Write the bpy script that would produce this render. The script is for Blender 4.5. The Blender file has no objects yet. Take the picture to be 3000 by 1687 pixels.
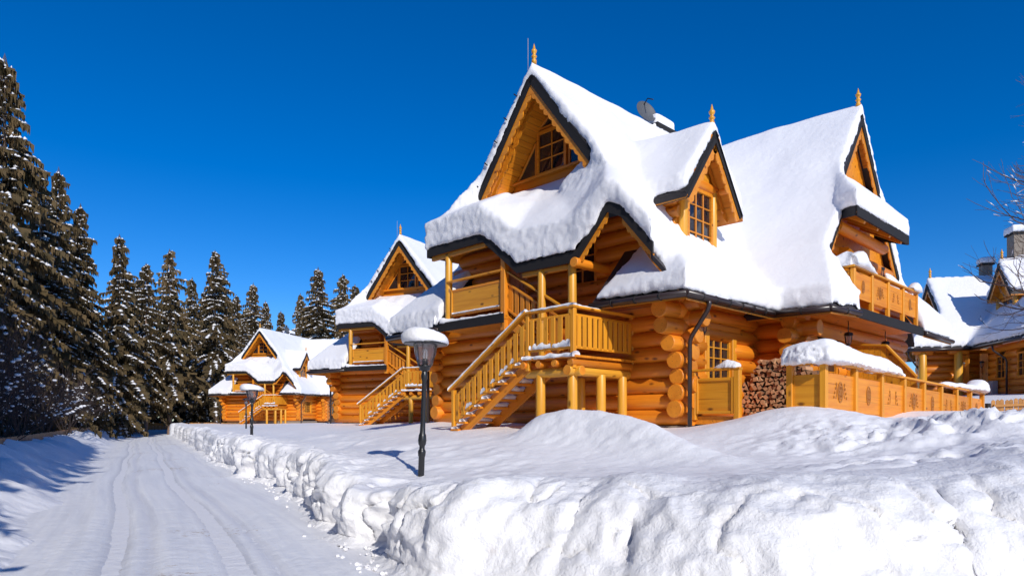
import bpy, bmesh, math, random
import numpy as np
from mathutils import Vector, Matrix

# ---------------------------------------------------------------- camera, world, sun, exposure
scene = bpy.context.scene
COL = scene.collection
F_PX, CX, CY, EYE = 2000.0, 1500.0, 1232.0, 1.7          # the photograph is 3000 x 1687
cam_d = bpy.data.cameras.new("camera")
cam_d.sensor_width = 36.0
cam_d.lens = 24.0
cam_d.shift_y = (CY - 843.5) / 3000.0
cam_d.clip_start = 0.05
cam_d.clip_end = 3000.0
cam = bpy.data.objects.new("camera", cam_d)
cam.location = (0, 0, EYE)
cam.rotation_euler = (math.radians(90), 0, 0)
COL.objects.link(cam)
scene.camera = cam

SUN_AZ = (-0.36, 0.933)             # horizontal travel of the light
SUN_EL = math.radians(31.0)
world = bpy.data.worlds.new("World")
scene.world = world
world.use_nodes = True
wn, wl = world.node_tree.nodes, world.node_tree.links
wn.clear()
sky = wn.new("ShaderNodeTexSky")
sky.sky_type = 'NISHITA'
sky.sun_disc = False
sky.sun_elevation = SUN_EL
sky.sun_rotation = math.atan2(-SUN_AZ[0], -SUN_AZ[1])
sky.altitude = 1800
sky.air_density = 1.0
sky.dust_density = 0.05
sky.ozone_density = 5.0
hsv = wn.new("ShaderNodeHueSaturation")
hsv.inputs['Hue'].default_value = 0.509
hsv.inputs['Saturation'].default_value = 1.33
hsv.inputs['Value'].default_value = 1.0
bg = wn.new("ShaderNodeBackground")
bg.inputs['Strength'].default_value = 0.08
wo = wn.new("ShaderNodeOutputWorld")
wl.new(sky.outputs[0], hsv.inputs['Color'])
wl.new(hsv.outputs[0], bg.inputs['Color'])
wl.new(bg.outputs[0], wo.inputs['Surface'])

sd = bpy.data.lights.new("sun", 'SUN')
sd.energy = 2.3
sd.angle = math.radians(0.6)
sd.color = (1.0, 0.955, 0.88)
sun = bpy.data.objects.new("sun", sd)
sdir = Vector((SUN_AZ[0] * math.cos(SUN_EL), SUN_AZ[1] * math.cos(SUN_EL), -math.sin(SUN_EL)))
sun.rotation_euler = sdir.to_track_quat('-Z', 'Y').to_euler()
sun.location = (10, -30, 30)
COL.objects.link(sun)

scene.view_settings.view_transform = 'Standard'
scene.view_settings.look = 'None'
scene.view_settings.gamma = 1.0
scene.view_settings.exposure = 0.72
scene.view_settings.use_curve_mapping = False
try:
    scene.cycles.max_bounces = 6
    scene.cycles.transparent_max_bounces = 8
except Exception:
    pass

rng = random.Random(7)
PI = math.pi

# ---------------------------------------------------------------- noise (numpy gradient noise)
def _h(ix, iy, iz, s):
    n = (ix * 374761393 + iy * 668265263 + iz * 2147483647 + s * 974634777) & 0x7fffffff
    n = ((n ^ (n >> 13)) * 1274126177) & 0x7fffffff
    n = ((n ^ (n >> 16)) * 1911520717) & 0x7fffffff
    return ((n ^ (n >> 15)) & 0xffff) / 65535.0

def vnoise(P, s=0):
    """value noise in 3D, range -1..1"""
    P = np.asarray(P, float)
    i = np.floor(P).astype(np.int64)
    f = P - i
    f = f * f * f * (f * (f * 6 - 15) + 10)
    x, y, z = i[..., 0], i[..., 1], i[..., 2]
    fx, fy, fz = f[..., 0], f[..., 1], f[..., 2]
    r = 0
    for dx in (0, 1):
        for dy in (0, 1):
            for dz in (0, 1):
                w = (fx if dx else 1 - fx) * (fy if dy else 1 - fy) * (fz if dz else 1 - fz)
                r = r + w * _h(x + dx, y + dy, z + dz, s)
    return r * 2 - 1

def fbm(P, oct=4, s=0, gain=0.5):
    P = np.asarray(P, float)
    a, t, tot = 1.0, 0, 0
    for k in range(oct):
        t = t + a * vnoise(P * (2.03 ** k) + 17.3 * k, s + k)
        tot += a
        a *= gain
    return t / tot

def n2(x, y, sc, s=0, oct=3, gain=0.5):
    P = np.stack([np.asarray(x) * sc, np.asarray(y) * sc, np.zeros_like(np.asarray(x, float)) + s * 3.7], -1)
    return fbm(P, oct, s, gain)

def sstep(a, b, x):
    t = np.clip((x - a) / (b - a), 0, 1)
    return t * t * (3 - 2 * t)

# ---------------------------------------------------------------- materials
MATS = {}
def newmat(name):
    m = bpy.data.materials.new(name)
    m.use_nodes = True
    nt = m.node_tree
    b = nt.nodes["Principled BSDF"]
    MATS[name] = m
    return m, nt, b

def N(nt, typ, **kw):
    n = nt.nodes.new(typ)
    for k, v in kw.items():
        if k in n.inputs.keys():
            n.inputs[k].default_value = v
        else:
            setattr(n, k, v)
    return n

def mat_wood(name, c1, c2, rough=0.42, knots=True, vary=0.18, scale=1.0, coat=0.12):
    m, nt, b = newmat(name)
    L = nt.links
    tc = N(nt, "ShaderNodeTexCoord")
    oi = N(nt, "ShaderNodeObjectInfo")
    mp = N(nt, "ShaderNodeMapping")
    mp.inputs['Scale'].default_value = (0.55 * scale, 9 * scale, 9 * scale)
    L.new(tc.outputs['Object'], mp.inputs['Vector'])
    off = N(nt, "ShaderNodeVectorMath", operation='MULTIPLY')
    off.inputs[1].default_value = (37, 23, 51)
    cmb = N(nt, "ShaderNodeCombineXYZ")
    for k in range(3):
        L.new(oi.outputs['Random'], cmb.inputs[k])
    L.new(cmb.outputs[0], off.inputs[0])
    L.new(off.outputs[0], mp.inputs['Location'])
    n1 = N(nt, "ShaderNodeTexNoise", Scale=1.0, Detail=5.0, Roughness=0.62)
    L.new(mp.outputs[0], n1.inputs['Vector'])
    cr = N(nt, "ShaderNodeValToRGB")
    cr.color_ramp.elements[0].position = 0.3
    cr.color_ramp.elements[1].position = 0.72
    cr.color_ramp.elements[0].color = (*c2, 1)
    cr.color_ramp.elements[1].color = (*c1, 1)
    L.new(n1.outputs['Fac'], cr.inputs['Fac'])
    col = cr.outputs['Color']
    if knots:
        mk = N(nt, "ShaderNodeMapping")
        mk.inputs['Scale'].default_value = (1.6, 3.2, 3.2)
        L.new(tc.outputs['Object'], mk.inputs['Vector'])
        L.new(off.outputs[0], mk.inputs['Location'])
        vo = N(nt, "ShaderNodeTexVoronoi", Scale=1.0)
        L.new(mk.outputs[0], vo.inputs['Vector'])
        kr = N(nt, "ShaderNodeValToRGB")
        kr.color_ramp.elements[0].position = 0.06
        kr.color_ramp.elements[1].position = 0.16
        kr.color_ramp.elements[0].color = (0.28, 0.22, 0.2, 1)
        kr.color_ramp.elements[1].color = (1, 1, 1, 1)
        L.new(vo.outputs['Distance'], kr.inputs['Fac'])
        mx = N(nt, "ShaderNodeMix", data_type='RGBA', blend_type='MULTIPLY')
        mx.inputs[0].default_value = 1.0
        L.new(col, mx.inputs[6])
        L.new(kr.outputs['Color'], mx.inputs[7])
        col = mx.outputs[2]
    # drying checks: thin dark lines along the grain
    mc = N(nt, "ShaderNodeMapping")
    mc.inputs['Scale'].default_value = (0.35, 26, 26)
    L.new(tc.outputs['Object'], mc.inputs['Vector']); L.new(off.outputs[0], mc.inputs['Location'])
    nc = N(nt, "ShaderNodeTexNoise", Scale=1.0, Detail=2.0)
    L.new(mc.outputs[0], nc.inputs['Vector'])
    kc = N(nt, "ShaderNodeValToRGB")
    kc.color_ramp.elements[0].position = 0.27
    kc.color_ramp.elements[1].position = 0.36
    kc.color_ramp.elements[0].color = (0.45, 0.38, 0.34, 1)
    kc.color_ramp.elements[1].color = (1, 1, 1, 1)
    L.new(nc.outputs['Fac'], kc.inputs['Fac'])
    mx2 = N(nt, "ShaderNodeMix", data_type='RGBA', blend_type='MULTIPLY')
    mx2.inputs[0].default_value = 0.8
    L.new(col, mx2.inputs[6]); L.new(kc.outputs['Color'], mx2.inputs[7])
    col = mx2.outputs[2]
    # every piece its own tone
    mr = N(nt, "ShaderNodeMapRange")
    mr.inputs['To Min'].default_value = 1 - vary
    mr.inputs['To Max'].default_value = 1 + vary
    L.new(oi.outputs['Random'], mr.inputs['Value'])
    hv = N(nt, "ShaderNodeHueSaturation")
    L.new(col, hv.inputs['Color'])
    L.new(mr.outputs[0], hv.inputs['Value'])
    L.new(hv.outputs[0], b.inputs['Base Color'])
    b.inputs['Roughness'].default_value = rough
    b.inputs['Coat Weight'].default_value = coat
    b.inputs['Coat Roughness'].default_value = 0.25
    bp = N(nt, "ShaderNodeBump", Strength=0.25, Distance=0.01)
    L.new(n1.outputs['Fac'], bp.inputs['Height'])
    L.new(bp.outputs[0], b.inputs['Normal'])
    return m

def mat_plain(name, c, rough=0.5, metal=0.0, noise=0.0, nscale=8.0, bump=0.0):
    m, nt, b = newmat(name)
    b.inputs['Base Color'].default_value = (*c, 1)
    b.inputs['Roughness'].default_value = rough
    b.inputs['Metallic'].default_value = metal
    if noise or bump:
        L = nt.links
        tc = N(nt, "ShaderNodeTexCoord")
        n1 = N(nt, "ShaderNodeTexNoise", Scale=nscale, Detail=6.0, Roughness=0.6)
        L.new(tc.outputs['Object'], n1.inputs['Vector'])
        mr = N(nt, "ShaderNodeMapRange")
        mr.inputs['To Min'].default_value = 1 - noise
        mr.inputs['To Max'].default_value = 1 + noise
        L.new(n1.outputs['Fac'], mr.inputs['Value'])
        hv = N(nt, "ShaderNodeHueSaturation")
        hv.inputs['Color'].default_value = (*c, 1)
        L.new(mr.outputs[0], hv.inputs['Value'])
        L.new(hv.outputs[0], b.inputs['Base Color'])
        if bump:
            bp = N(nt, "ShaderNodeBump", Strength=bump, Distance=0.02)
            L.new(n1.outputs['Fac'], bp.inputs['Height'])
            L.new(bp.outputs[0], b.inputs['Normal'])
    return m

def mat_snow(name, c=(0.885, 0.875, 0.885), b1=0.5, s1=5.0, d1=0.06, b2=0.45, s2=38.0, d2=0.012, dirt=0.0):
    m, nt, b = newmat(name)
    L = nt.links
    tc = N(nt, "ShaderNodeTexCoord")
    n1 = N(nt, "ShaderNodeTexNoise", Scale=s1, Detail=5.0, Roughness=0.55)
    n2_ = N(nt, "ShaderNodeTexNoise", Scale=s2, Detail=5.0, Roughness=0.7)
    for n in (n1, n2_):
        L.new(tc.outputs['Object'], n.inputs['Vector'])
    bp1 = N(nt, "ShaderNodeBump", Strength=b1, Distance=d1)
    bp2 = N(nt, "ShaderNodeBump", Strength=b2, Distance=d2)
    L.new(n1.outputs['Fac'], bp1.inputs['Height'])
    L.new(n2_.outputs['Fac'], bp2.inputs['Height'])
    L.new(bp1.outputs[0], bp2.inputs['Normal'])
    L.new(bp2.outputs[0], b.inputs['Normal'])
    b.inputs['Base Color'].default_value = (*c, 1)
    b.inputs['Roughness'].default_value = 0.55
    b.inputs['Specular IOR Level'].default_value = 0.25
    if dirt:
        nd = N(nt, "ShaderNodeTexNoise", Scale=1.4, Detail=8.0, Roughness=0.72)
        L.new(tc.outputs['Object'], nd.inputs['Vector'])
        cr = N(nt, "ShaderNodeValToRGB")
        cr.color_ramp.elements[0].position = 0.62
        cr.color_ramp.elements[1].position = 0.78
        cr.color_ramp.elements[0].color = (*c, 1)
        cr.color_ramp.elements[1].color = (0.62 * c[0] + .05, 0.52 * c[1], 0.42 * c[2], 1)
        L.new(nd.outputs['Fac'], cr.inputs['Fac'])
        mx = N(nt, "ShaderNodeMix", data_type='RGBA')
        mx.inputs[0].default_value = dirt
        mx.inputs[6].default_value = (*c, 1)
        L.new(cr.outputs['Color'], mx.inputs[7])
        L.new(mx.outputs[2], b.inputs['Base Color'])
    return m

mat_wood("log", (0.76, 0.262, 0.014), (0.58, 0.150, 0.006), rough=0.46, vary=0.22, coat=0.05)
mat_wood("log_end", (0.78, 0.290, 0.020), (0.62, 0.190, 0.010), rough=0.5, knots=False, vary=0.12, scale=.5)
mat_wood("plank", (0.78, 0.300, 0.018), (0.62, 0.185, 0.008), rough=0.44, vary=0.12, scale=1.2, coat=.05)
mat_wood("pine", (0.80, 0.355, 0.022), (0.64, 0.235, 0.010), rough=0.44, vary=0.10, scale=1.2, coat=.05)
mat_wood("pine_post", (0.80, 0.41, 0.045), (0.66, 0.28, 0.018), rough=0.4, vary=0.06, coat=.08)
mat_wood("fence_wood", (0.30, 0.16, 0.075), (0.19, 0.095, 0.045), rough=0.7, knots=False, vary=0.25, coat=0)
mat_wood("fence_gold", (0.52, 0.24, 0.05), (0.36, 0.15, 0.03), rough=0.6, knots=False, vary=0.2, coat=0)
mat_wood("firewood", (0.66, 0.38, 0.20), (0.48, 0.25, 0.12), rough=0.8, knots=False, vary=0.22, coat=0)
mat_plain("bark_dark", (0.14, 0.075, 0.04), 0.9, noise=.4, bump=.5)
mat_plain("shingle", (0.040, 0.033, 0.034), 0.55, noise=.35, nscale=14, bump=.35)
mat_plain("fascia", (0.011, 0.009, 0.009), 0.8, noise=.3, nscale=6)
mat_plain("gutter", (0.035, 0.022, 0.020), 0.3, noise=.2)
mat_plain("lamp_black", (0.018, 0.018, 0.020), 0.34, noise=.3, nscale=20, bump=.1)
mat_plain("lamp_white", (0.80, 0.80, 0.80), 0.5)
mat_plain("dish_grey", (0.085, 0.09, 0.10), 0.6)
mat_plain("engraving", (0.42, 0.155, 0.022), 0.6)
mat_plain("stone", (0.27, 0.22, 0.17), 0.85, noise=.5, nscale=7, bump=.7)
mat_plain("metal_box", (0.42, 0.38, 0.36), 0.5)
mat_plain("bark", (0.20, 0.13, 0.095), 0.9, noise=.45, nscale=5, bump=.8)
mat_plain("twig", (0.12, 0.075, 0.055), 0.85, noise=.3)
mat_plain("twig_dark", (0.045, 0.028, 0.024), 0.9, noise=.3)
mat_plain("bulb", (0.85, 0.82, 0.78), 0.3)
mat_snow("snow_roof", b1=.35, s1=6, d1=.05)
mat_snow("snow_ground", b1=.5, s1=4.5, d1=.05, b2=.6, s2=30, d2=.014, dirt=0.30)
mat_snow("snow_bank", b1=.6, s1=9, d1=.05, b2=.8, s2=42, d2=.014, dirt=0.45)
mat_snow("snow_road", c=(0.90, 0.89, 0.90), b1=.5, s1=7, d1=.03, b2=.5, s2=30, d2=.01, dirt=0.2)
def road_detail():
    m = MATS["snow_road"]; nt = m.node_tree; L = nt.links
    b = nt.nodes["Principled BSDF"]
    uv = N(nt, "ShaderNodeUVMap"); uv.uv_map = "lane"
    mp = N(nt, "ShaderNodeMapping"); mp.inputs['Scale'].default_value = (5.5, .28, 1)
    L.new(uv.outputs[0], mp.inputs['Vector'])
    n1 = N(nt, "ShaderNodeTexNoise", Scale=1.0, Detail=6.0, Roughness=0.6)
    L.new(mp.outputs[0], n1.inputs['Vector'])
    cr = N(nt, "ShaderNodeValToRGB")
    cr.color_ramp.elements[0].position = 0.36; cr.color_ramp.elements[1].position = 0.6
    cr.color_ramp.elements[0].color = (0.92, 0.925, 0.94, 1); cr.color_ramp.elements[1].color = (1, 1, 1, 1)
    L.new(n1.outputs['Fac'], cr.inputs['Fac'])
    mx = N(nt, "ShaderNodeMix", data_type='RGBA', blend_type='MULTIPLY'); mx.inputs[0].default_value = 1.0
    src = b.inputs['Base Color'].links[0].from_socket
    L.new(src, mx.inputs[6]); L.new(cr.outputs['Color'], mx.inputs[7])
    # packed wheel tracks across the lane
    sx = N(nt, "ShaderNodeSeparateXYZ"); L.new(uv.outputs[0], sx.inputs[0])
    wob = N(nt, "ShaderNodeMath", operation='MULTIPLY_ADD'); wob.inputs[1].default_value = .35; L.new(n1.outputs['Fac'], wob.inputs[0]); L.new(sx.outputs[0], wob.inputs[2])
    dv = N(nt, "ShaderNodeMath", operation='DIVIDE'); dv.inputs[1].default_value = 7.0; L.new(wob.outputs[0], dv.inputs[0])
    tr = N(nt, "ShaderNodeValToRGB"); L.new(dv.outputs[0], tr.inputs['Fac'])
    els = tr.color_ramp.elements
    els[0].position = 0; els[0].color = (1, 1, 1, 1); els[1].position = 1; els[1].color = (1, 1, 1, 1)
    for c_, w_, v_ in ((2.15, .17, .80), (2.62, .09, .90), (3.68, .18, .80), (4.12, .09, .89), (5.25, .10, .92)):
        for q_, val in ((c_ - w_ - .08, 1), (c_ - w_ * .6, v_), (c_ + w_ * .6, v_), (c_ + w_ + .08, 1)):
            e_ = els.new(q_ / 7.0); e_.color = (val, val * 1.005, val * 1.02 if val < 1 else 1, 1)
    mt_ = N(nt, "ShaderNodeMix", data_type='RGBA', blend_type='MULTIPLY'); mt_.inputs[0].default_value = 1.0
    L.new(mx.outputs[2], mt_.inputs[6]); L.new(tr.outputs['Color'], mt_.inputs[7])
    mx = mt_
    # grit between the tracks
    ng = N(nt, "ShaderNodeTexNoise", Scale=9.0, Detail=8.0, Roughness=0.75)
    tc = N(nt, "ShaderNodeTexCoord"); L.new(tc.outputs['Object'], ng.inputs['Vector'])
    ml = N(nt, "ShaderNodeTexNoise", Scale=.35, Detail=2.0); L.new(tc.outputs['Object'], ml.inputs['Vector'])
    mm = N(nt, "ShaderNodeMath", operation='MULTIPLY'); L.new(ng.outputs['Fac'], mm.inputs[0]); L.new(ml.outputs['Fac'], mm.inputs[1])
    cg = N(nt, "ShaderNodeValToRGB")
    cg.color_ramp.elements[0].position = 0.355; cg.color_ramp.elements[1].position = 0.42
    cg.color_ramp.elements[0].color = (0, 0, 0, 1); cg.color_ramp.elements[1].color = (.8, .8, .8, 1)
    L.new(mm.outputs[0], cg.inputs['Fac'])
    m3 = N(nt, "ShaderNodeMix", data_type='RGBA'); m3.inputs[7].default_value = (.46, .35, .24, 1)
    L.new(cg.outputs['Color'], m3.inputs[0]); L.new(mx.outputs[2], m3.inputs[6])
    L.new(m3.outputs[2], b.inputs['Base Color'])
    bp = N(nt, "ShaderNodeBump", Strength=.5, Distance=.03)
    L.new(n1.outputs['Fac'], bp.inputs['Height'])
    old = b.inputs['Normal'].links[0].from_socket
    L.new(old, bp.inputs['Normal']); L.new(bp.outputs[0], b.inputs['Normal'])
    rr_ = N(nt, "ShaderNodeMapRange"); rr_.inputs['To Min'].default_value = .35; rr_.inputs['To Max'].default_value = .7
    L.new(n1.outputs['Fac'], rr_.inputs['Value']); L.new(rr_.outputs[0], b.inputs['Roughness'])
road_detail()
mat_snow("snow_small", b1=.5, s1=12, d1=.03)

def mat_needles():
    m, nt, b = newmat("needles")
    L = nt.links
    oi = N(nt, "ShaderNodeObjectInfo")
    tc = N(nt, "ShaderNodeTexCoord")
    n1 = N(nt, "ShaderNodeTexNoise", Scale=0.9, Detail=3.0)
    L.new(tc.outputs['Object'], n1.inputs['Vector'])
    cr = N(nt, "ShaderNodeValToRGB")
    cr.color_ramp.elements[0].position = 0.3
    cr.color_ramp.elements[1].position = 0.75
    cr.color_ramp.elements[0].color = (0.046, 0.038, 0.018, 1)
    cr.color_ramp.elements[1].color = (0.160, 0.105, 0.050, 1)
    L.new(n1.outputs['Fac'], cr.inputs['Fac'])
    hv = N(nt, "ShaderNodeHueSaturation")
    mr = N(nt, "ShaderNodeMapRange")
    mr.inputs['To Min'].default_value = 0.75
    mr.inputs['To Max'].default_value = 1.25
    L.new(oi.outputs['Random'], mr.inputs['Value'])
    L.new(mr.outputs[0], hv.inputs['Value'])
    L.new(cr.outputs['Color'], hv.inputs['Color'])
    L.new(hv.outputs[0], b.inputs['Base Color'])
    b.inputs['Roughness'].default_value = 0.75
    b.inputs['Specular IOR Level'].default_value = 0.2
mat_needles()

def mat_glass_window():
    m, nt, b = newmat("window_glass")
    b.inputs['Base Color'].default_value = (0.012, 0.014, 0.018, 1)
    b.inputs['Roughness'].default_value = 0.04
    b.inputs['Specular IOR Level'].default_value = 0.9
mat_glass_window()

def mat_glass_lamp():
    m, nt, b = newmat("lamp_glass")
    L = nt.links
    tr = N(nt, "ShaderNodeBsdfTransparent")
    tr.inputs['Color'].default_value = (0.98, 0.96, 0.955, 1)
    df = N(nt, "ShaderNodeBsdfTranslucent")
    df.inputs['Color'].default_value = (0.85, 0.82, 0.82, 1)
    m0 = N(nt, "ShaderNodeMixShader")
    m0.inputs[0].default_value = 0.30
    L.new(tr.outputs[0], m0.inputs[1]); L.new(df.outputs[0], m0.inputs[2])
    gl = N(nt, "ShaderNodeBsdfGlossy")
    gl.inputs['Roughness'].default_value = 0.08
    fr = N(nt, "ShaderNodeFresnel", IOR=1.3)
    mx = N(nt, "ShaderNodeMixShader")
    L.new(fr.outputs[0], mx.inputs[0])
    L.new(m0.outputs[0], mx.inputs[1])
    L.new(gl.outputs[0], mx.inputs[2])
    L.new(mx.outputs[0], nt.nodes["Material Output"].inputs['Surface'])
mat_glass_lamp()

# ---------------------------------------------------------------- object helpers
ZB = 1.5      # height of the base of the chalets' empties
def link(name, mesh, parent=None, M=None):
    o = bpy.data.objects.new(name, mesh)
    COL.objects.link(o)
    if M is not None:
        o.matrix_basis = M
    if parent is not None:
        o.parent = parent
        if parent.get("_zb"):
            o.matrix_parent_inverse = Matrix.Translation((0, 0, -ZB))
    return o

def tag(o, label=None, cat=None, group=None, kind=None):
    if label: o["label"] = label
    if cat: o["category"] = cat
    if group: o["group"] = group
    if kind: o["kind"] = kind
    return o

def empty(name, loc=(0, 0, 0), rz=0.0):
    o = bpy.data.objects.new(name, None)
    o.empty_display_size = 0.3
    COL.objects.link(o)
    o.location = loc
    o.rotation_euler = (0, 0, rz)
    return o

def mesh_from(name, verts, faces, mats, smooth=False, idx=None):
    me = bpy.data.meshes.new(name)
    me.from_pydata([tuple(v) for v in verts], [], faces)
    for k in (mats if isinstance(mats, (list, tuple)) else [mats]):
        me.materials.append(MATS[k])
    if idx is not None:
        me.polygons.foreach_set("material_index", idx)
    if smooth:
        me.polygons.foreach_set("use_smooth", [True] * len(me.polygons))
    me.update()
    return me

CACHE = {}
def frame(p, q, up=(0, 0, 1)):
    p, q = Vector(p), Vector(q)
    x = (q - p).normalized()
    u = Vector(up)
    y = u.cross(x)
    if y.length < 1e-5:
        y = Vector((0, 1, 0)).cross(x)
        if y.length < 1e-5:
            y = Vector((1, 0, 0)).cross(x)
    y.normalize()
    z = x.cross(y)
    M = Matrix((x, y, z)).transposed().to_4x4()
    M.translation = p
    return M, (q - p).length

def boxmesh(L, w, h, mat):
    key = ("b", round(L, 3), round(w, 3), round(h, 3), mat)
    if key not in CACHE:
        c = min(w, h, L) * 0.12
        c = min(c, 0.012)
        vs, fs = [], []
        # chamfered along the length: octagonal section
        sec = [(-w/2 + c, -h/2), (w/2 - c, -h/2), (w/2, -h/2 + c), (w/2, h/2 - c), (w/2 - c, h/2), (-w/2 + c, h/2), (-w/2, h/2 - c), (-w/2, -h/2 + c)]
        for x in (0, L):
            vs += [(x, y, z) for y, z in sec]
        fs = [(i, (i + 1) % 8, 8 + (i + 1) % 8, 8 + i) for i in range(8)]
        fs = [tuple(reversed(f)) for f in fs]
        fs += [tuple(range(8)), tuple(reversed(range(8, 16)))]
        me = mesh_from("board", vs, fs, mat)
        bm = bmesh.new(); bm.from_mesh(me); bmesh.ops.recalc_face_normals(bm, faces=bm.faces); bm.to_mesh(me); bm.free()
        CACHE[key] = me
    return CACHE[key]

def beam(name, p, q, w, h, mat, parent=None, up=(0, 0, 1)):
    M, L = frame(p, q, up)
    return link(name, boxmesh(L, w, h, mat), parent, M)

def logmesh(L, r, mat, seed, n=14, r2=None, mend="log_end"):
    key = ("l", round(L, 2), round(r, 3), mat, seed, n, r2)
    if key not in CACHE:
        rr = random.Random(seed * 91 + int(L * 100))
        r2_ = r if r2 is None else r2
        segs = max(2, int(L / 1.6) + 1)
        vs, fs, mi = [], [], []
        ch = 0.02 if L > .3 else 0.005
        xs = [0.0, ch] + [ch + (L - 2 * ch) * i / segs for i in range(1, segs)] + [L - ch, L]
        wob = rr.uniform(0, 6)
        for k, x in enumerate(xs):
            t = x / L
            rad = r + (r2_ - r) * t + 0.012 * math.sin(wob + 2.3 * x) * (r / .2)
            if k in (0, len(xs) - 1): rad *= 0.93
            for j in range(n):
                a = 2 * PI * j / n
                vs.append((x, math.cos(a) * rad, math.sin(a) * rad))
        for k in range(len(xs) - 1):
            for j in range(n):
                fs.append((k * n + j, k * n + (j + 1) % n, (k + 1) * n + (j + 1) % n, (k + 1) * n + j)); mi.append(0)
        fs.append(tuple(reversed(range(n)))); mi.append(1)
        fs.append(tuple(range((len(xs) - 1) * n, len(xs) * n))); mi.append(1)
        me = mesh_from("log", vs, [tuple(reversed(f)) for f in fs], [mat, mend], idx=mi)
        me.polygons.foreach_set("use_smooth", [i < len(fs) - 2 for i in range(len(fs))])
        bm = bmesh.new(); bm.from_mesh(me); bmesh.ops.recalc_face_normals(bm, faces=bm.faces); bm.to_mesh(me); bm.free()
        CACHE[key] = me
    return CACHE[key]

def logo(name, p, q, r, parent=None, mat="log", seed=0, n=14, r2=None, mend="log_end"):
    M, L = frame(p, q)
    roll = Matrix.Rotation(seed * 1.3, 4, 'X')
    return link(name, logmesh(L, r, mat, seed % 3, n, r2, mend), parent, M @ roll)

def prism_data(pts, dvec):
    """closed prism from a 3D polygon and an extrusion vector"""
    n = len(pts)
    d = Vector(dvec)
    vs = [Vector(p) for p in pts] + [Vector(p) + d for p in pts]
    fs = [tuple(range(n)), tuple(reversed(range(n, 2 * n)))]
    fs += [(i, n + i, n + (i + 1) % n, (i + 1) % n) for i in range(n)]
    return vs, fs

def prism(name, pts, dvec, mat, parent=None):
    c = sum((Vector(p) for p in pts), Vector()) / len(pts)
    vs, fs = prism_data([Vector(p) - c for p in pts], dvec)
    me = mesh_from(name, vs, fs, mat)
    bm = bmesh.new(); bm.from_mesh(me)
    bmesh.ops.recalc_face_normals(bm, faces=bm.faces)
    bm.to_mesh(me); bm.free()
    return link(name, me, parent, Matrix.Translation(c))

def tube_data(path, rads, n=8, close=True):
    vs, fs = [], []
    m = len(path)
    P = [Vector(p) for p in path]
    prev = None
    for i in range(m):
        t = (P[min(i + 1, m - 1)] - P[max(i - 1, 0)])
        if t.length < 1e-9: t = Vector((0, 0, 1))
        t.normalize()
        if prev is None:
            a = Vector((0, 0, 1)) if abs(t.z) < .9 else Vector((1, 0, 0))
            x = t.cross(a).normalized()
        else:
            x = (prev - t * prev.dot(t))
            if x.length < 1e-6: x = t.orthogonal()
            x.normalize()
        prev = x
        y = t.cross(x)
        for j in range(n):
            a = 2 * PI * j / n
            vs.append(P[i] + (x * math.cos(a) + y * math.sin(a)) * rads[i])
    for i in range(m - 1):
        for j in range(n):
            fs.append((i * n + j, i * n + (j + 1) % n, (i + 1) * n + (j + 1) % n, (i + 1) * n + j))
    if close:
        fs.append(tuple(reversed(range(n))))
        fs.append(tuple(range((m - 1) * n, m * n)))
    return vs, fs

def tube(name, path, r, mat, parent=None, n=8, smooth=True):
    rads = r if isinstance(r, (list, tuple)) else [r] * len(path)
    vs, fs = tube_data(path, rads, n)
    return link(name, mesh_from(name, vs, fs, mat, smooth), parent)

def lathe_data(prof, n=20, c=(0, 0)):
    vs, fs = [], []
    for r, z in prof:
        for j in range(n):
            a = 2 * PI * j / n
            vs.append((c[0] + r * math.cos(a), c[1] + r * math.sin(a), z))
    for i in range(len(prof) - 1):
        for j in range(n):
            fs.append((i * n + j, i * n + (j + 1) % n, (i + 1) * n + (j + 1) % n, (i + 1) * n + j))
    fs.append(tuple(reversed(range(n))))
    fs.append(tuple(range((len(prof) - 1) * n, len(prof) * n)))
    return vs, fs

def lathe(name, prof, mat, parent=None, n=20, M=None, smooth=True):
    vs, fs = lathe_data(prof, n)
    return link(name, mesh_from(name, vs, fs, mat, smooth), parent, M)

def copy_tree(o, parent=None):
    c = o.copy()
    COL.objects.link(c)
    if parent is not None:
        mpi = o.matrix_parent_inverse.copy()
        c.parent = parent
        c.matrix_parent_inverse = mpi
    for ch in o.children:
        copy_tree(ch, c)
    return c

def snow_ridge_data(path, w, h, rr, nsec=9, wob=.18, sag=0.02):
    """a loaf of snow along a path; w, h per point"""
    vs, fs = [], []
    m = len(path)
    P = [Vector(p) for p in path]
    for i in range(m):
        t = (P[min(i + 1, m - 1)] - P[max(i - 1, 0)]).normalized()
        s = t.cross(Vector((0, 0, 1)))
        if s.length < 1e-4: s = Vector((1, 0, 0))
        s.normalize()
        wi = w[i] * (1 + rr.uniform(-wob, wob)); hi = h[i] * (1 + rr.uniform(-wob, wob))
        for j in range(nsec):
            a = PI * j / (nsec - 1)
            cx, cz = math.cos(a), math.sin(a)
            cx = math.copysign(abs(cx) ** .75, cx); cz = abs(cz) ** .7
            vs.append(P[i] + s * (cx * wi / 2) + Vector((0, 0, cz * hi - (sag if j in (0, nsec - 1) else 0) * rr.random())))
    for i in range(m - 1):
        for j in range(nsec - 1):
            fs.append((i * nsec + j, i * nsec + j + 1, (i + 1) * nsec + j + 1, (i + 1) * nsec + j))
        fs.append((i * nsec + nsec - 1, i * nsec, (i + 1) * nsec, (i + 1) * nsec + nsec - 1))
    fs.append(tuple(range(nsec)))
    fs.append(tuple(reversed(range((m - 1) * nsec, m * nsec))))
    return vs, fs

def merge(parts):
    vs, fs = [], []
    for v, f in parts:
        o = len(vs)
        vs += list(v)
        fs += [tuple(i + o for i in ff) for ff in f]
    return vs, fs

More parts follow.
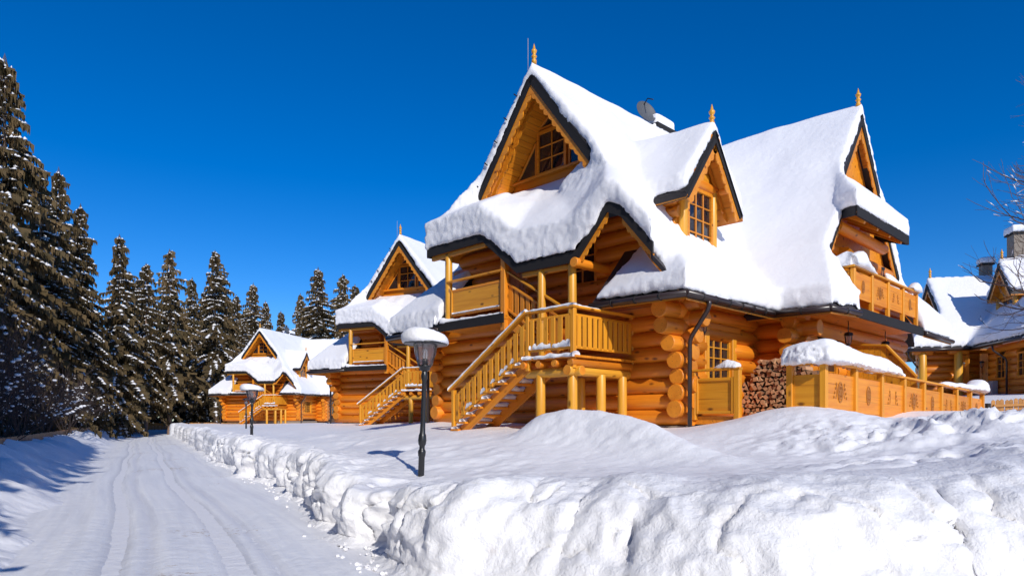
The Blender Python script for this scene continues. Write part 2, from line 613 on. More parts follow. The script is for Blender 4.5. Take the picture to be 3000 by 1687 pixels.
def dense(path, w, h, step):
    """resample a path with its widths and heights"""
    P, W, H = [], [], []
    for i in range(len(path) - 1):
        a, b = Vector(path[i]), Vector(path[i + 1])
        n = max(1, int((b - a).length / step))
        for k in range(n):
            t = k / n
            P.append(a.lerp(b, t)); W.append(w[i] + (w[i+1] - w[i]) * t); H.append(h[i] + (h[i+1] - h[i]) * t)
    P.append(Vector(path[-1])); W.append(w[-1]); H.append(h[-1])
    return P, W, H

def melt(name, solids, mat, voxel=.08, it=8, amp=.03, amp2=.02, parent=None, floor_keep=True, factor=.5):
    """union closed solids into one soft snow mantle"""
    vs, fs = merge(solids)
    me = bpy.data.meshes.new("tmp")
    me.from_pydata([tuple(v) for v in vs], [], fs)
    bm = bmesh.new(); bm.from_mesh(me)
    bmesh.ops.recalc_face_normals(bm, faces=bm.faces)
    bm.to_mesh(me); bm.free()
    o = bpy.data.objects.new("tmp", me)
    COL.objects.link(o)
    md = o.modifiers.new("r", 'REMESH'); md.mode = 'VOXEL'; md.voxel_size = voxel; md.adaptivity = 0
    if it:
        ms = o.modifiers.new("s", 'SMOOTH'); ms.factor = factor; ms.iterations = it
    dg = bpy.context.evaluated_depsgraph_get()
    ev = o.evaluated_get(dg)
    out = bpy.data.meshes.new_from_object(ev)
    bpy.data.objects.remove(o)
    out.name = name
    n = len(out.vertices)
    co = np.empty(n * 3); out.vertices.foreach_get("co", co); co = co.reshape(-1, 3)
    no = np.empty(n * 3); out.vertices.foreach_get("normal", no); no = no.reshape(-1, 3)
    # rough where the snow breaks off (side and underside), smooth on top
    side = 1 - sstep(.25, .75, no[:, 2])
    d = fbm(co * .8, 2, 5) * amp + (fbm(co * 9.5, 3, 9, .65) * amp2) * (.10 + 1.6 * side)
    co = co + no * d[:, None]
    out.vertices.foreach_set("co", co.ravel())
    out.materials.clear(); out.materials.append(MATS[mat])
    out.polygons.foreach_set("use_smooth", [True] * len(out.polygons))
    out.update()
    return link(name, out, parent)

# ---------------------------------------------------------------- the ground
RFOOT = [(60, 3.0), (14, 4.3), (7, 4.7), (2.6, 5.4), (0.4, 6.3), (-1.2, 7.5), (-3.05, 12.2), (-6.3, 18), (-9.9, 24.6), (-28, 58), (-45.5, 90), (-45.5, 130)]
def chaikin(P, k=2):
    for _ in range(k):
        Q = [P[0]]
        for a, b in zip(P[:-1], P[1:]):
            Q += [(a[0] * .75 + b[0] * .25, a[1] * .75 + b[1] * .25), (a[0] * .25 + b[0] * .75, a[1] * .25 + b[1] * .75)]
        Q.append(P[-1]); P = Q
    return P
RRAW = RFOOT
RFOOT = chaikin(RFOOT, 2)
LFOOT = [(8, -18), (-4.3, 5.0), (-6.2, 8.6), (-14.4, 23.5), (-22.8, 38.6), (-33, 57.5), (-49.5, 88), (-49.5, 130)]

def sdist(X, Y, line):
    """distance to a polyline, positive on its right-hand side (travelling along it), and the arc length"""
    best = np.full(X.shape, 1e9); sg = np.zeros(X.shape); arc = np.zeros(X.shape)
    acc = 0.0
    for (x0, y0), (x1, y1) in zip(line[:-1], line[1:]):
        dx, dy = x1 - x0, y1 - y0
        L = math.hypot(dx, dy)
        t = np.clip(((X - x0) * dx + (Y - y0) * dy) / (L * L), 0, 1)
        ex, ey = X - (x0 + t * dx), Y - (y0 + t * dy)
        d = np.hypot(ex, ey)
        cr = dx * ey - dy * ex
        m = d < best
        best = np.where(m, d, best); sg = np.where(m, np.where(cr < 0, 1.0, -1.0), sg); arc = np.where(m, acc + t * L, arc)
        acc += L
    return best * sg, arc

YARD = [(-1.5, 11, .76), (-2.2, 9.2, .80), (-4.6, 17, .88), (-9, 26, 1.0), (-18, 43, 1.05), (-27, 60, 1.1), (-12, 37, 1.35), (-42, 92, 1.0),
        (4, 15.4, 1.56), (-2.6, 22.2, 1.62), (-1.4, 17.6, 1.40), (0.2, 13, 1.12), (1.8, 15.2, 1.5), (-3.5, 16, 1.05), (-4.6, 20.5, 1.25), (-6.5, 27, 1.25),
        (-7, 36.5, 1.55), (-10.5, 40.5, 1.6), (-26.5, 73, 1.4), (-34, 79, 1.4), (-22, 66, 1.35), (-1, 33, 1.8), (-16, 74, 1.5),
        (5.65, 13.6, 1.98), (6.3, 13.2, 1.95), (10.3, 17.3, 1.9), (16.0, 22.9, 1.84), (5.2, 14.6, 1.85), (4.6, 12.4, 1.42), (7.6, 13.6, 1.62), (11, 15.2, 1.75), (13, 14, 1.85),
        (-0.3, 8.3, .86), (1.5, 7.6, 1.0), (3.5, 7.2, 1.1), (5.5, 7.0, 1.38), (8, 7.0, 1.72), (14, 7, 1.9),
        (1.0, 10.2, .90), (3.0, 9.6, 1.0), (5.5, 9.4, 1.18), (7.5, 9.4, 1.46), (10, 9.4, 1.75), (2.8, 12.2, 1.14),
        (3.3, 11.4, 1.06), (5.75, 11.4, 1.30), (8.6, 11.4, 1.76), (11, 11.2, 1.9),
        (20, 28, 2.3), (24, 31, 2.9), (30, 36, 3.2), (26, 42, 3.2), (18, 18, 2.2), (30, 20, 2.6), (42, 50, 3.2), (0, 65, 1.8), (10, 100, 2.0), (-30, 110, 1.4), (60, 110, 3)]
_yp = np.array(YARD)
def _phi(r): return np.sqrt(r * r + .6)
_A = _phi(np.hypot(_yp[:, None, 0] - _yp[None, :, 0], _yp[:, None, 1] - _yp[None, :, 1])) - np.eye(len(_yp)) * 0.03
_yc = np.linalg.solve(_A, _yp[:, 2] - 1.3)
def yard(X, Y):
    r = np.zeros(X.shape) + 1.3
    for (x, y, z), c in zip(YARD, _yc):
        r += c * _phi(np.hypot(X - x, Y - y))
    return np.clip(r, .55, 3.6)

MOUND = [(0.75, 14.7, .50), (1.20, 14.2, .60), (1.75, 13.6, .60), (2.2, 12.9, .54), (2.6, 12.2, .44), (2.95, 11.5, .30), (3.35, 10.9, .14)]
def mound(X, Y):
    h = np.zeros(X.shape)
    for (a, b) in zip(MOUND[:-1], MOUND[1:]):
        dx, dy = b[0] - a[0], b[1] - a[1]
        L = math.hypot(dx, dy)
        t = np.clip(((X - a[0]) * dx + (Y - a[1]) * dy) / (L * L), 0, 1)
        ex, ey = X - (a[0] + t * dx), Y - (a[1] + t * dy)
        d = np.hypot(ex, ey)
        side = (dx * ey - dy * ex) > 0            # the right hand side falls off faster
        w = np.where(side, .30, .58)
        h = np.maximum(h, (a[2] + (b[2] - a[2]) * t) * np.exp(-(d / w) ** 2))
    return h

def ground(X, Y):
    X = np.asarray(X, float); Y = np.asarray(Y, float)
    dR, sR = sdist(X, Y, RFOOT)
    dL, sL = sdist(X, Y, LFOOT)
    dL = -dL
    # right hand bank and yard
    zy = yard(X, Y) + mound(X, Y)
    zy += .035 * n2(X, Y, .7, 3) + .015 * n2(X, Y, 2.6, 4)
    drift = sstep(6, 11, Y)
    zy += .05 * drift * n2(X * .5 + Y * .9, Y * .25 - X * .3, .8, 8)
    near = sstep(-2.2, .6, X) * sstep(12, 9, Y)
    # the ploughed face itself is a swept mesh (snow_bank); here the yard only rises behind it
    rise = np.where(dR > 0, sstep(.25, 1.15 + 1.3 * near, dR), 0)
    hR = zy * rise - .22 * (1 - rise)
    top = np.exp(-((dR - 1.8) / 1.5) ** 2) * sstep(.9, 1.8, dR)
    hR += top * (.5 - np.abs(n2(X, Y, 1.3, 21, 3))) * .10
    hR += .012 * n2(X, Y, 7.0, 24, 3) * sstep(16, 8, Y)
    # rubble ridge on the second bank at the right
    ry = Y - 11.2 + .10 * (X - 6)
    rz = np.exp(-(ry / np.where(ry < 0, .75, 1.2)) ** 2) * sstep(3.2, 6.0, X)
    hR += rz * (-.02 + (.5 - np.abs(n2(X, Y, 1.1, 31, 5, .62))) * .50 + (.5 - np.abs(n2(X, Y, 4.2, 35, 3))) * .14)
    rz2 = np.exp(-((Y - 8.6) / 1.3) ** 2) * sstep(2.5, 5.0, X)
    hR += rz2 * ((.5 - np.abs(n2(X, Y, 1.2, 33, 4, .55))) * .30 + (.5 - np.abs(n2(X, Y, 3.6, 36, 3))) * .10 - .08)
    # left hand bank
    lob = .55 * n2(X * .6 + Y * .2, Y, .42, 41, 2) + .22 * n2(X, Y, 1.5, 42, 2)
    tl = np.clip((dL + lob - .15) / 2.3, 0, 1)
    hl = .88 * (tl * tl * (3 - 2 * tl)) ** .8 + .26 * n2(X, Y, .8, 43) * tl
    hl = hl + .24 * (.5 - np.abs(n2(X, Y, 1.1, 44))) * tl
    hl = hl - .30 * sstep(2.6, 4.5, dL)
    hl = hl + .12 * n2(X, Y, .3, 45) * sstep(3, 6, dL)
    # the road's far end
    he = 1.0 * sstep(88.0, 91.5, Y + 1.2 * n2(X, Y, .3, 51)) + .1 * n2(X, Y, .8, 52) * sstep(88, 91, Y)
    h = np.where(dR > 0, hR, np.where(dL > 0, hl, 0.0))
    h = np.where((dR <= 0) & (dL <= 0), np.maximum(he, 0) * (Y > 80) - .02 * (Y <= 80), h)
    h = np.where((dR > 0) & (dR < .6), np.maximum(h, he * sstep(.6, 0, dR)), h)
    return h

def gz(x, y):
    return float(ground(np.array([x]), np.array([y]))[0])

def graded(a0, a1, step, lo, hi, g):
    xs = list(np.arange(a0, a1 + 1e-6, step))
    x, d = a1, step
    while x < hi:
        d *= g; x += d; xs.append(x)
    x, d = a0, step
    left = []
    while x > lo:
        d *= g; x -= d; left.append(x)
    return np.array(left[::-1] + xs)

def grid_mesh(name, X, Y, Z, mat):
    ny, nx = X.shape
    co = np.stack([X, Y, Z], -1).reshape(-1, 3)
    me = bpy.data.meshes.new(name)
    me.vertices.add(nx * ny)
    me.vertices.foreach_set("co", co.ravel())
    i = np.arange(nx * ny).reshape(ny, nx)
    q = np.stack([i[:-1, :-1], i[:-1, 1:], i[1:, 1:], i[1:, :-1]], -1).reshape(-1, 4)
    me.loops.add(q.size)
    me.loops.foreach_set("vertex_index", q.ravel().astype(np.int32))
    me.polygons.add(len(q))
    me.polygons.foreach_set("loop_start", np.arange(0, q.size, 4, dtype=np.int32))
    me.polygons.foreach_set("use_smooth", np.ones(len(q), bool))
    me.materials.append(MATS[mat])
    me.update(calc_edges=True)
    me.validate()
    return me

def build_ground():
    xs = graded(-5.0, 9.5, .055, -420, 420, 1.02)
    ys = graded(5.6, 12.6, .055, 2.6, 700, 1.02)
    ys = np.concatenate([np.array([-120, -70, -45, -30, -20, -13, -8, -5, -2, 0, 1.2, 2.2]), ys[ys > 2.6]])
    X, Y = np.meshgrid(xs, ys)
    Z = ground(X, Y)
    # push the steep bank faces about so that they bulge instead of standing as a height field
    gy, gx = np.gradient(Z, ys, xs)
    steep = np.clip(np.hypot(gx, gy), 0, 3) / 3
    P = np.stack([X, Y, Z * 1.3], -1)
    near = sstep(34, 16, Y) * sstep(-30, -14, X) * sstep(20, 12, X)
    m = (steep > .12) & (near > 0)
    ox = np.zeros_like(X); oy = np.zeros_like(X); oz = np.zeros_like(X)
    Q = P[m]
    k = (steep * near)[m]
    ox[m] = (fbm(Q * 2.2, 3, 61) * .20 + fbm(Q * 6.5, 2, 62) * .06) * k
    oy[m] = (fbm(Q * 2.2 + 40, 3, 63) * .20 + fbm(Q * 6.5, 2, 64) * .06) * k
    oz[m] = (fbm(Q * 4.2 + 80, 3, 65) * .09) * k
    me = grid_mesh("snow_ground", X + ox, Y + oy, Z + oz, "snow_ground")
    return tag(link("snow_ground", me), kind="structure")
build_ground()

def build_bank():
    # resample the foot line
    pts = [Vector((x, y, 0)) for x, y in RFOOT if x < 13]
    line = []
    for a, b in zip(pts[:-1], pts[1:]):
        L_ = (b - a).length
        m = (a + b) / 2
        st = .034 if m.y < 16 else (.07 if m.y < 32 else .22)
        n = max(1, int(L_ / st))
        line += [a.lerp(b, k / n) for k in range(n)]
    line.append(pts[-1])
    line = [p for p in line if p.y < 92]
    P = np.array([(p.x, p.y) for p in line])
    T = np.gradient(P, axis=0)
    for _ in range(30):
        T[1:-1] = (T[:-2] + 2 * T[1:-1] + T[2:]) / 4
    T /= np.linalg.norm(T, axis=1)[:, None]
    Nn = np.stack([T[:, 1], -T[:, 0]], 1)                # towards the yard
    arc = np.concatenate([[0], np.cumsum(np.hypot(*np.diff(P, axis=0).T))])
    near = sstep(-2.0, .8, P[:, 0]) * sstep(12, 9, P[:, 1])
    m = 64
    t = np.linspace(0, 1, m)
    wallD = np.interp(t, [0, .06, .12, .34, .50, .58, .68, .80, .92, 1], [-.32, -.12, .0, .05, .10, .22, .48, .95, 1.45, 1.75])
    wallZ = np.interp(t, [0, .06, .12, .34, .50, .58, .68, .80, .92, 1], [-.05, .015, .08, .55, .90, 1.02, 1.05, 1.02, 1.0, .86])
    softD = np.interp(t, [0, .05, .15, .30, .45, .58, .70, .80, .92, 1], [-.3, -.05, .12, .35, .65, 1.0, 1.45, 1.95, 2.75, 3.2])
    softZ = np.interp(t, [0, .05, .15, .30, .45, .58, .70, .80, .92, 1], [-.05, .02, .22, .52, .74, .90, .99, 1.02, 1.0, .86])
    k = near[:, None]
    D = wallD[None] * (1 - k) + softD[None] * k
    fr = wallZ[None] * (1 - k) + softZ[None] * k
    one = np.zeros(len(P))
    A3 = lambda sc, s_: vnoise(np.stack([arc * sc, one, one + s_], -1), s_)
    off = .34 * A3(.42, 81) + .20 * A3(1.1, 82)
    cut = np.exp(-((np.abs(A3(.55, 83))) / .05) ** 2)     # vertical notches where blocks broke away
    face = np.exp(-((t - .40) / .24) ** 2)
    D = D + off[:, None] * (1 - .6 * sstep(.6, 1.0, t))[None] + (cut[:, None] * .30 * face[None]) * (1 - .5 * k)
    X = P[:, 0:1] + Nn[:, 0:1] * D
    Y = P[:, 1:2] + Nn[:, 1:2] * D
    Zt = yard(P[:, 0:1] + Nn[:, 0:1] * np.maximum(D, .8), P[:, 1:2] + Nn[:, 1:2] * np.maximum(D, .8)) + mound(X, Y)
    hv = 1 + .12 * A3(.33, 84) + .06 * A3(1.3, 85)
    Z = fr * Zt * (1 + (hv[:, None] - 1) * sstep(1.0, .62, t)[None])
    Q = np.stack([X, Y, Z], -1)
    # surface normal of the smooth profile
    du = np.gradient(Q, axis=0); dv = np.gradient(Q, axis=1)
    nr = np.cross(dv, du); nr /= np.linalg.norm(nr, axis=-1)[..., None] + 1e-9
    nr *= np.sign(nr[..., 2:3] + 1e-6) if False else 1
    if nr[len(P) // 2, 50, 2] < 0: nr = -nr
    am = (np.exp(-((t - .38) / .26) ** 2) + .16) * sstep(1.0, .88, t)
    am = am[None] * (1 - .45 * k)
    bil = lambda q, s_, o=3: (.45 - np.abs(fbm(q, o, s_, .55))) * 2
    W = Q * np.array([1, 1, 1.25])
    d = (bil(W * 1.15, 91) * .19 + bil(W * 3.1, 92) * .055 + bil(W * 8.0, 93, 2) * .016) * am
    ck = np.abs(fbm(W * np.array([1.3, 1.3, .7]), 3, 94))
    d -= .13 * np.exp(-(ck / .035) ** 2) * am * (.4 + .6 * face[None])
    d += .006 * fbm(W * 22, 2, 95)
    far = sstep(80, 25, Y)
    Q = Q + nr * (d * (.35 + .65 * far))[..., None]
    me = grid_mesh("snow_bank", Q[..., 0], Q[..., 1], Q[..., 2], "snow_bank")
    bm = bmesh.new(); bm.from_mesh(me); bmesh.ops.recalc_face_normals(bm, faces=bm.faces); bm.to_mesh(me); bm.free()
    return tag(link("snow_bank", me), kind="structure")
build_bank()

def build_road():
    # a ribbon that follows the middle of the ploughed lane, wheel ruts pressed into it
    mid = []
    for s in np.concatenate([np.arange(-10, 22, .07), np.arange(22, 100, .35)]):
        y = s
        xr = np.interp(y, [p[1] for p in RRAW[3:]], [p[0] for p in RRAW[3:]])
        xl = np.interp(y, [p[1] for p in LFOOT], [p[0] for p in LFOOT])
        if y < 7.5: xr = np.interp(y, [-10, 7.5], [9.5, -1.2])
        mid.append((xl - .9, xr + 1.2, y))
    mid = np.array(mid)
    ts = np.linspace(0, 1, 150)
    X = mid[:, 0:1] * (1 - ts) + mid[:, 1:2] * ts
    Y = np.repeat(mid[:, 2:3], len(ts), 1)
    lane = (ts * (mid[:, 1:2] - mid[:, 0:1]))           # metres from the left edge
    wav = .12 * np.sin(Y * .21) + .06 * np.sin(Y * .55 + 1)
    Z = np.zeros_like(X) + .012
    for c, w, d in ((2.0, .17, .05), (3.5, .18, .055), (2.45, .10, .022), (3.95, .10, .026), (2.75, .35, -.025), (4.5, .3, -.02), (1.5, .2, -.02), (5.1, .12, .02)):
        Z -= d * np.exp(-((lane - c - wav) / w) ** 2)
    Z += .016 * n2(lane * 5 + wav, Y * .35, 1.0, 71, 4) + .008 * n2(X, Y, 3.0, 72, 3) + .006 * n2(X, Y, 12.0, 73, 2)
    me = grid_mesh("road", X, Y, Z, "snow_road")
    uv = me.uv_layers.new(name="lane")
    li = np.empty(len(me.loops), np.int32); me.loops.foreach_get("vertex_index", li)
    U = np.stack([(lane - wav).ravel()[li], Y.ravel()[li]], -1)
    uv.data.foreach_set("uv", U.ravel())
    return tag(link("road", me), kind="structure")
build_road()

# ---------------------------------------------------------------- the log chalet (local a, b = x, y; z above the road)
RA, ZA, SL = -4.55, 11.41, 1.28        # ridge of the front wing
RB, ZBR = 7.85, 10.96                  # ridge of the cross wing
def zA(a): return float(np.interp(abs(a - RA), [0, 2.28, 4.05, 5.5], [ZA, 8.45, 6.0, 4.42]))
def zB(b): return float(np.interp(abs(b - RB), [0, 1.7, 3.9, 5.1], [ZBR, 8.62, 5.85, 4.43]))
def pA(a, b): return (a, b, zA(a))
def pB(a, b): return (a, b, zB(b))

EAVE = [(-8.0, 6.90), (-5.46, 6.90), (-4.11, 5.82), (-2.07, 5.78), (-1.14, 6.78), (-.73, 6.58), (.12, 5.60)]
TOP = [-6.75, -5.6, -4.7, -3.4, -2.95, -2.6, -2.3]
BE = -1.4

def window(name, c, dx, w, h, nx, ny, parent, out, mat="plank", fw=.09, sill=True):
    """c = centre of the opening, dx = unit vector along its width, out = outward normal; a framed, divided window"""
    c, dx, out = Vector(c), Vector(dx), Vector(out)
    up = Vector((0, 0, 1))
    vs, fs = [], []
    ow, oh = w / 2, h / 2
    iw, ih = ow - fw, oh - fw
    ring = [(-ow, -oh), (ow, -oh), (ow, oh), (-ow, oh)]
    inner = [(-iw, -ih), (iw, -ih), (iw, ih), (-iw, ih)]
    for d in (.05, -.05):
        for (x, z) in ring + inner:
            vs.append(dx * x + up * z + out * d)
    for i in range(4):
        j = (i + 1) % 4
        fs += [(i, j, 4 + j, 4 + i), (8 + i, 12 + i, 12 + j, 8 + j), (i, 8 + i, 8 + j, j), (4 + i, 4 + j, 12 + j, 12 + i)]
    me = mesh_from("window", vs, fs, mat)
    bm = bmesh.new(); bm.from_mesh(me); bmesh.ops.recalc_face_normals(bm, faces=bm.faces); bm.to_mesh(me); bm.free()
    W = link(name, me, parent, Matrix.Translation(c))
    cw, chh = 2 * iw / nx, 2 * ih / ny
    pm = None
    for ix in range(nx):
        for iz in range(ny):
            x0 = -iw + cw * (ix + .5); z0 = -ih + chh * (iz + .5)
            if pm is None:
                pm = mesh_from("pane", [dx * -cw/2 + up * -chh/2, dx * cw/2 + up * -chh/2, dx * cw/2 + up * chh/2, dx * -cw/2 + up * chh/2,
                                        dx * -cw/2 + up * -chh/2 - out * .008, dx * cw/2 + up * -chh/2 - out * .008, dx * cw/2 + up * chh/2 - out * .008, dx * -cw/2 + up * chh/2 - out * .008],
                               [(0, 1, 2, 3), (7, 6, 5, 4), (0, 4, 5, 1), (1, 5, 6, 2), (2, 6, 7, 3), (3, 7, 4, 0)], "window_glass")
            po = link("pane", pm, W, Matrix.Translation(dx * x0 + up * z0 - out * .01))
    for ix in range(1, nx):
        x0 = -iw + cw * ix
        link("muntin", boxmesh(2 * ih, .035, .05, mat), W, frame(dx * x0 - up * ih, dx * x0 + up * ih, out)[0])
    for iz in range(1, ny):
        z0 = -ih + chh * iz
        link("muntin", boxmesh(2 * iw, .03, .045, mat), W, frame(dx * -iw + up * z0, dx * iw + up * z0, out)[0])
    if sill:
        link("sill", boxmesh(w + .14, .16, .05, mat), W, frame(dx * (-ow - .07) - up * (oh + .03) + out * .05, dx * (ow + .07) - up * (oh + .03) + out * .05)[0])
    return W

def scallop(name, p, q, down, wid, amp, n, thick, mat, parent, flip=False):
    """a board with a carved, scalloped lower edge"""
    p, q, down, thick = Vector(p), Vector(q), Vector(down).normalized(), Vector(thick)
    vs, fs = [], []
    m = n * 6
    for i in range(m + 1):
        t = i / m
        x = p.lerp(q, t)
        ph = (t * n) % 1.0
        e = wid + amp * abs(math.sin(PI * t * n)) * (1.0 if int(t * n) % 3 else .45)
        vs += [x, x + down * e, x + thick, x + down * e + thick]
    for i in range(m):
        a, b = i * 4, i * 4 + 4
        fs += [(a, a + 1, b + 1, b), (a + 2, b + 2, b + 3, a + 3), (a, b, b + 2, a + 2), (a + 1, a + 3, b + 3, b + 1)]
    fs += [(0, 2, 3, 1), (m * 4, m * 4 + 1, m * 4 + 3, m * 4 + 2)]
    me = mesh_from(name, vs, fs, mat)
    bm = bmesh.new(); bm.from_mesh(me); bmesh.ops.recalc_face_normals(bm, faces=bm.faces); bm.to_mesh(me); bm.free()
    return link(name, me, parent)

def rake(parent, p, q, out, wblack=.23, wtrim=.16, n=12, depth=.05):
    """black verge board with a carved orange board under it; p top, q foot, out = direction the gable faces"""
    p, q, out = Vector(p), Vector(q), Vector(out)
    d = (q - p).normalized()
    dn = (out.cross(d))
    if dn.z > 0: dn = -dn
    dn.normalize()
    pts = [p, q, q + dn * wblack, p + dn * wblack]
    prism("verge_board", [x for x in pts], -out * .08, "fascia", parent)
    s = dn * (wblack - .02) - out * .03
    scallop("carved_trim", p + s, q + s, dn, wtrim, .07, n, -out * .035, "plank", parent)
    s2 = dn * (wblack - .06) - out * .38
    scallop("carved_trim", p + s2, q + s2, dn, wtrim * .6, .05, n, -out * .03, "plank", parent)

def finial(parent, p, sc=1.0):
    prof = [(.085, 0), (.085, .12), (.05, .16), (.075, .2), (.10, .24), (.075, .28), (.045, .32), (.085, .38), (.10, .45), (.05, .50), (.028, .60), (.008, .68)]
    return lathe("finial", [(r * sc, z * sc) for r, z in prof], "pine_post", parent, 10, Matrix.Translation(p))

def lantern(parent, p, hang=.35):
    p = Vector(p)
    L = lathe("lantern", [(.02, .0), (.11, -.03), (.13, -.10), (.02, -.02)][0:3] + [(.10, -.11)], "lamp_black", parent, 6, Matrix.Translation(p - Vector((0, 0, hang))), smooth=False)
    lathe("lantern_glass", [(.095, -.12), (.065, -.32)], "lamp_glass", L, 6, smooth=False)
    lathe("lantern_base", [(.07, -.32), (.05, -.36), (.02, -.40)], "lamp_black", L, 6, smooth=False)
    for k in range(6):
        a = 2 * PI * k / 6
        tube("lantern_rib", [(.098 * math.cos(a), .098 * math.sin(a), -.11), (.068 * math.cos(a), .068 * math.sin(a), -.33)], .008, "lamp_black", L, 4)
    if hang > .05:
        tube("lantern_rod", [(0, 0, 0), (0, 0, hang)], .012, "lamp_black", L, 6)
    return L

def facet(parent, pts, mat="shingle"):
    prism("roof_panel", pts, (0, 0, -.13), mat, parent)

def soffit(parent, pts, dz=-.14):
    prism("soffit", [(x, y, z + dz) for x, y, z in pts], (0, 0, -.035), "plank", parent)

def snow_solid(S, pts, t, lift=-.03, grow=.07):
    """t: thickness (one number or one per corner)"""
    n = len(pts)
    if not isinstance(t, (list, tuple)): t = [t] * n
    c0 = sum((Vector(p) for p in pts), Vector()) / n
    grown = []
    for p in pts:                                   # the mantle reaches a little past the roof's edges
        h = Vector((p[0] - c0.x, p[1] - c0.y, 0))
        grown.append(tuple(Vector(p) + h.normalized() * grow))
    pts = grown
    vs = [Vector((x, y, z + lift)) for x, y, z in pts] + [Vector((x, y, z + tt)) for (x, y, z), tt in zip(pts, t)]
    fs = []
    c = sum((Vector(p) for p in pts), Vector()) / n
    tm = sum(t) / n
    vs += [c + Vector((0, 0, lift)), c + Vector((0, 0, tm))]
    for i in range(n):
        j = (i + 1) % n
        fs += [(i, j, 2 * n), (n + j, n + i, 2 * n + 1), (i, n + i, n + j, j)]
    S.append((vs, fs))

def make_chalet():
    root = empty("log_chalet", (0, 0, ZB))
    root["_zb"] = 1
    V = Vector
    # ---- dark core so that no daylight leaks between the logs
    for nm, (x0, x1, y0, y1, z0, z1) in dict(a=(-8.9, -.1, .12, .24, 1.4, 5.0), h=(-7.3, -1.8, .13, .23, 4.9, 6.9), b=(-.24, -.12, .1, 3.4, 1.4, 4.9), c=(-.2, 1.0, 3.62, 3.74, 1.4, 5.3),
                                             d=(.86, .98, 3.6, 12.1, 1.4, 4.9), g=(.84, .96, 4.9, 10.8, 4.8, 6.6), e=(-8.98, -8.86, .2, 12, 1.4, 4.8)).items():
        prism("inner_wall", [(x0, y0, z0), (x1, y0, z0), (x1, y1, z0), (x0, y1, z0)], (0, 0, z1 - z0), "bark_dark", root)
    # ---- logs
    p, r = .378, .205
    k = 0
    for i in range(9):                                           # ground-floor front wall
        z = 1.78 + p * i
        e = .34 + .05 * ((i * 7) % 3 - 1)
        logo("log", (-9.0 - e, 0, z), (e, 0, z), r, root, seed=k); k += 1
    for i in range(9, 14):                                       # upper front wall, opened for door and window
        z = 1.78 + p * i
        xl = max(-8.9, RA - (ZA - .35 - z) / SL); xr = min(0.1, RA + (ZA - .35 - z) / SL)
        cuts = [(-6.05, -5.05)] if z < 6.75 else []
        if 5.2 < z < 6.45: cuts.append((-3.45, -2.45))
        x = xl
        for c0, c1 in cuts + [(xr, xr)]:
            if c0 - x > .15: logo("log", (x, 0, z), (c0, 0, z), r, root, seed=k); k += 1
            x = c1
    for i in range(9):                                           # side wall with its window, side logs half a course up
        z = 1.78 + p * (i - .5)
        e = .33 + .05 * ((i * 5) % 3 - 1)
        if i == 0: continue
        if 2.35 < z < 3.85:
            logo("log", (0, -e, z), (0, .78, z), r, root, seed=k); k += 1
            logo("log", (0, 2.15, z), (0, 3.5, z), r, root, seed=k); k += 1
        else:
            logo("log", (0, -e, z), (0, 3.75, z), r, root, seed=k); k += 1
        logo("log", (-9.0, -e, z), (-9.0, 4.5, z), r, root, seed=k + 1)
    for i in range(9):                                           # cross wing, front and right
        z = 1.78 + p * i
        logo("log", (-.1, 3.5, z), (1.42 + .04 * (i % 2), 3.5, z), r, root, seed=k); k += 1
        zz = z - p / 2
        if i > 0:
            if zz < 3.9:
                logo("log", (1.1, 3.15, zz), (1.1, 4.6, zz), r, root, seed=k); k += 1
                logo("log", (1.1, 6.1, zz), (1.1, 12.2, zz), r, root, seed=k); k += 1
            else:
                logo("log", (1.1, 3.15, zz), (1.1, 12.2, zz), r, root, seed=k); k += 1
    for i in range(9, 14):
        z = 1.78 + p * (i - .5)
        bl = RB - (ZBR - .75 - z) / SL
        logo("log", (1.1, max(3.3, bl), z), (1.1, 2 * RB - max(3.3, bl), z), r, root, seed=k); k += 1
    # bracket logs under the eaves at the corners, stepping outwards
    for (x, y) in ((0, 0), (-9.0, 0)):
        for j in range(3):
            z = 1.78 + p * (5 + j)
            ext = (.50, .78, .85)[j]
            logo("bracket_log", (x, .3, z - p * .5), (x, -ext - .15, z - p * .5), r * .98, root, seed=j)
            sg = 1 if x == 0 else -1
            logo("bracket_log", (x - .2 * sg, 0, z), (x + sg * (.45, .62, .50)[j], 0, z), r * .98, root, seed=j + 1)
    for j in range(2):
        z = 1.78 + p * (5 + j)
        logo("bracket_log", (.9, 3.5, z), (1.5 + .28 * j, 3.5, z), r * .97, root, seed=j)
        logo("bracket_log", (1.1, 3.7, z - p * .5), (1.1, 3.05 - .1 * j, z - p * .5), r * .97, root, seed=j)
    # stone plinth
    for i in range(13):
        x = -.35 - i * .52
        prism("plinth_stone", [(x, -.17, 1.25), (x + .50, -.17, 1.25), (x + .50, .1, 1.25), (x, .1, 1.25)], (0, 0, .33), "stone", root)
    for i in range(7):
        y = -.15 + i * .5
        prism("plinth_stone", [(-.1, y, 1.25), (.22, y, 1.25), (.22, y + .48, 1.25), (-.1, y + .48, 1.25)], (0, 0, .34), "stone", root)
    # ---- roof panels, soffits
    f = []
    f.append([pA(RA, -.45), pA(-2.27, -.45), pA(-2.27, 12.5), pA(RA, 12.5)])
    f.append([pA(-2.27, -.45), pA(-.5, -1.15), pA(-.5, 9), pA(-2.27, 9)])
    f.append([pA(-.5, -1.15), pA(.12, BE), pA(.95, BE), pA(.95, 9), pA(-.5, 9)])
    f.append([pA(RA, -.45), pA(RA, 12.5), pA(-6.83, 12.5), pA(-6.83, -.45)])
    f.append([pA(-6.83, -.45), pA(-6.83, 12.5), pA(-8.0, 12.5), pA(-8.0, BE)])
    f.append([pA(-8.0, .15), pA(-8.0, 12.5), pA(-8.6, 12.5), pA(-8.6, .15)])
    f.append([pA(-8.6, .15), pA(-8.6, 12.5), pA(-10.05, 12.5), pA(-10.05, BE)])
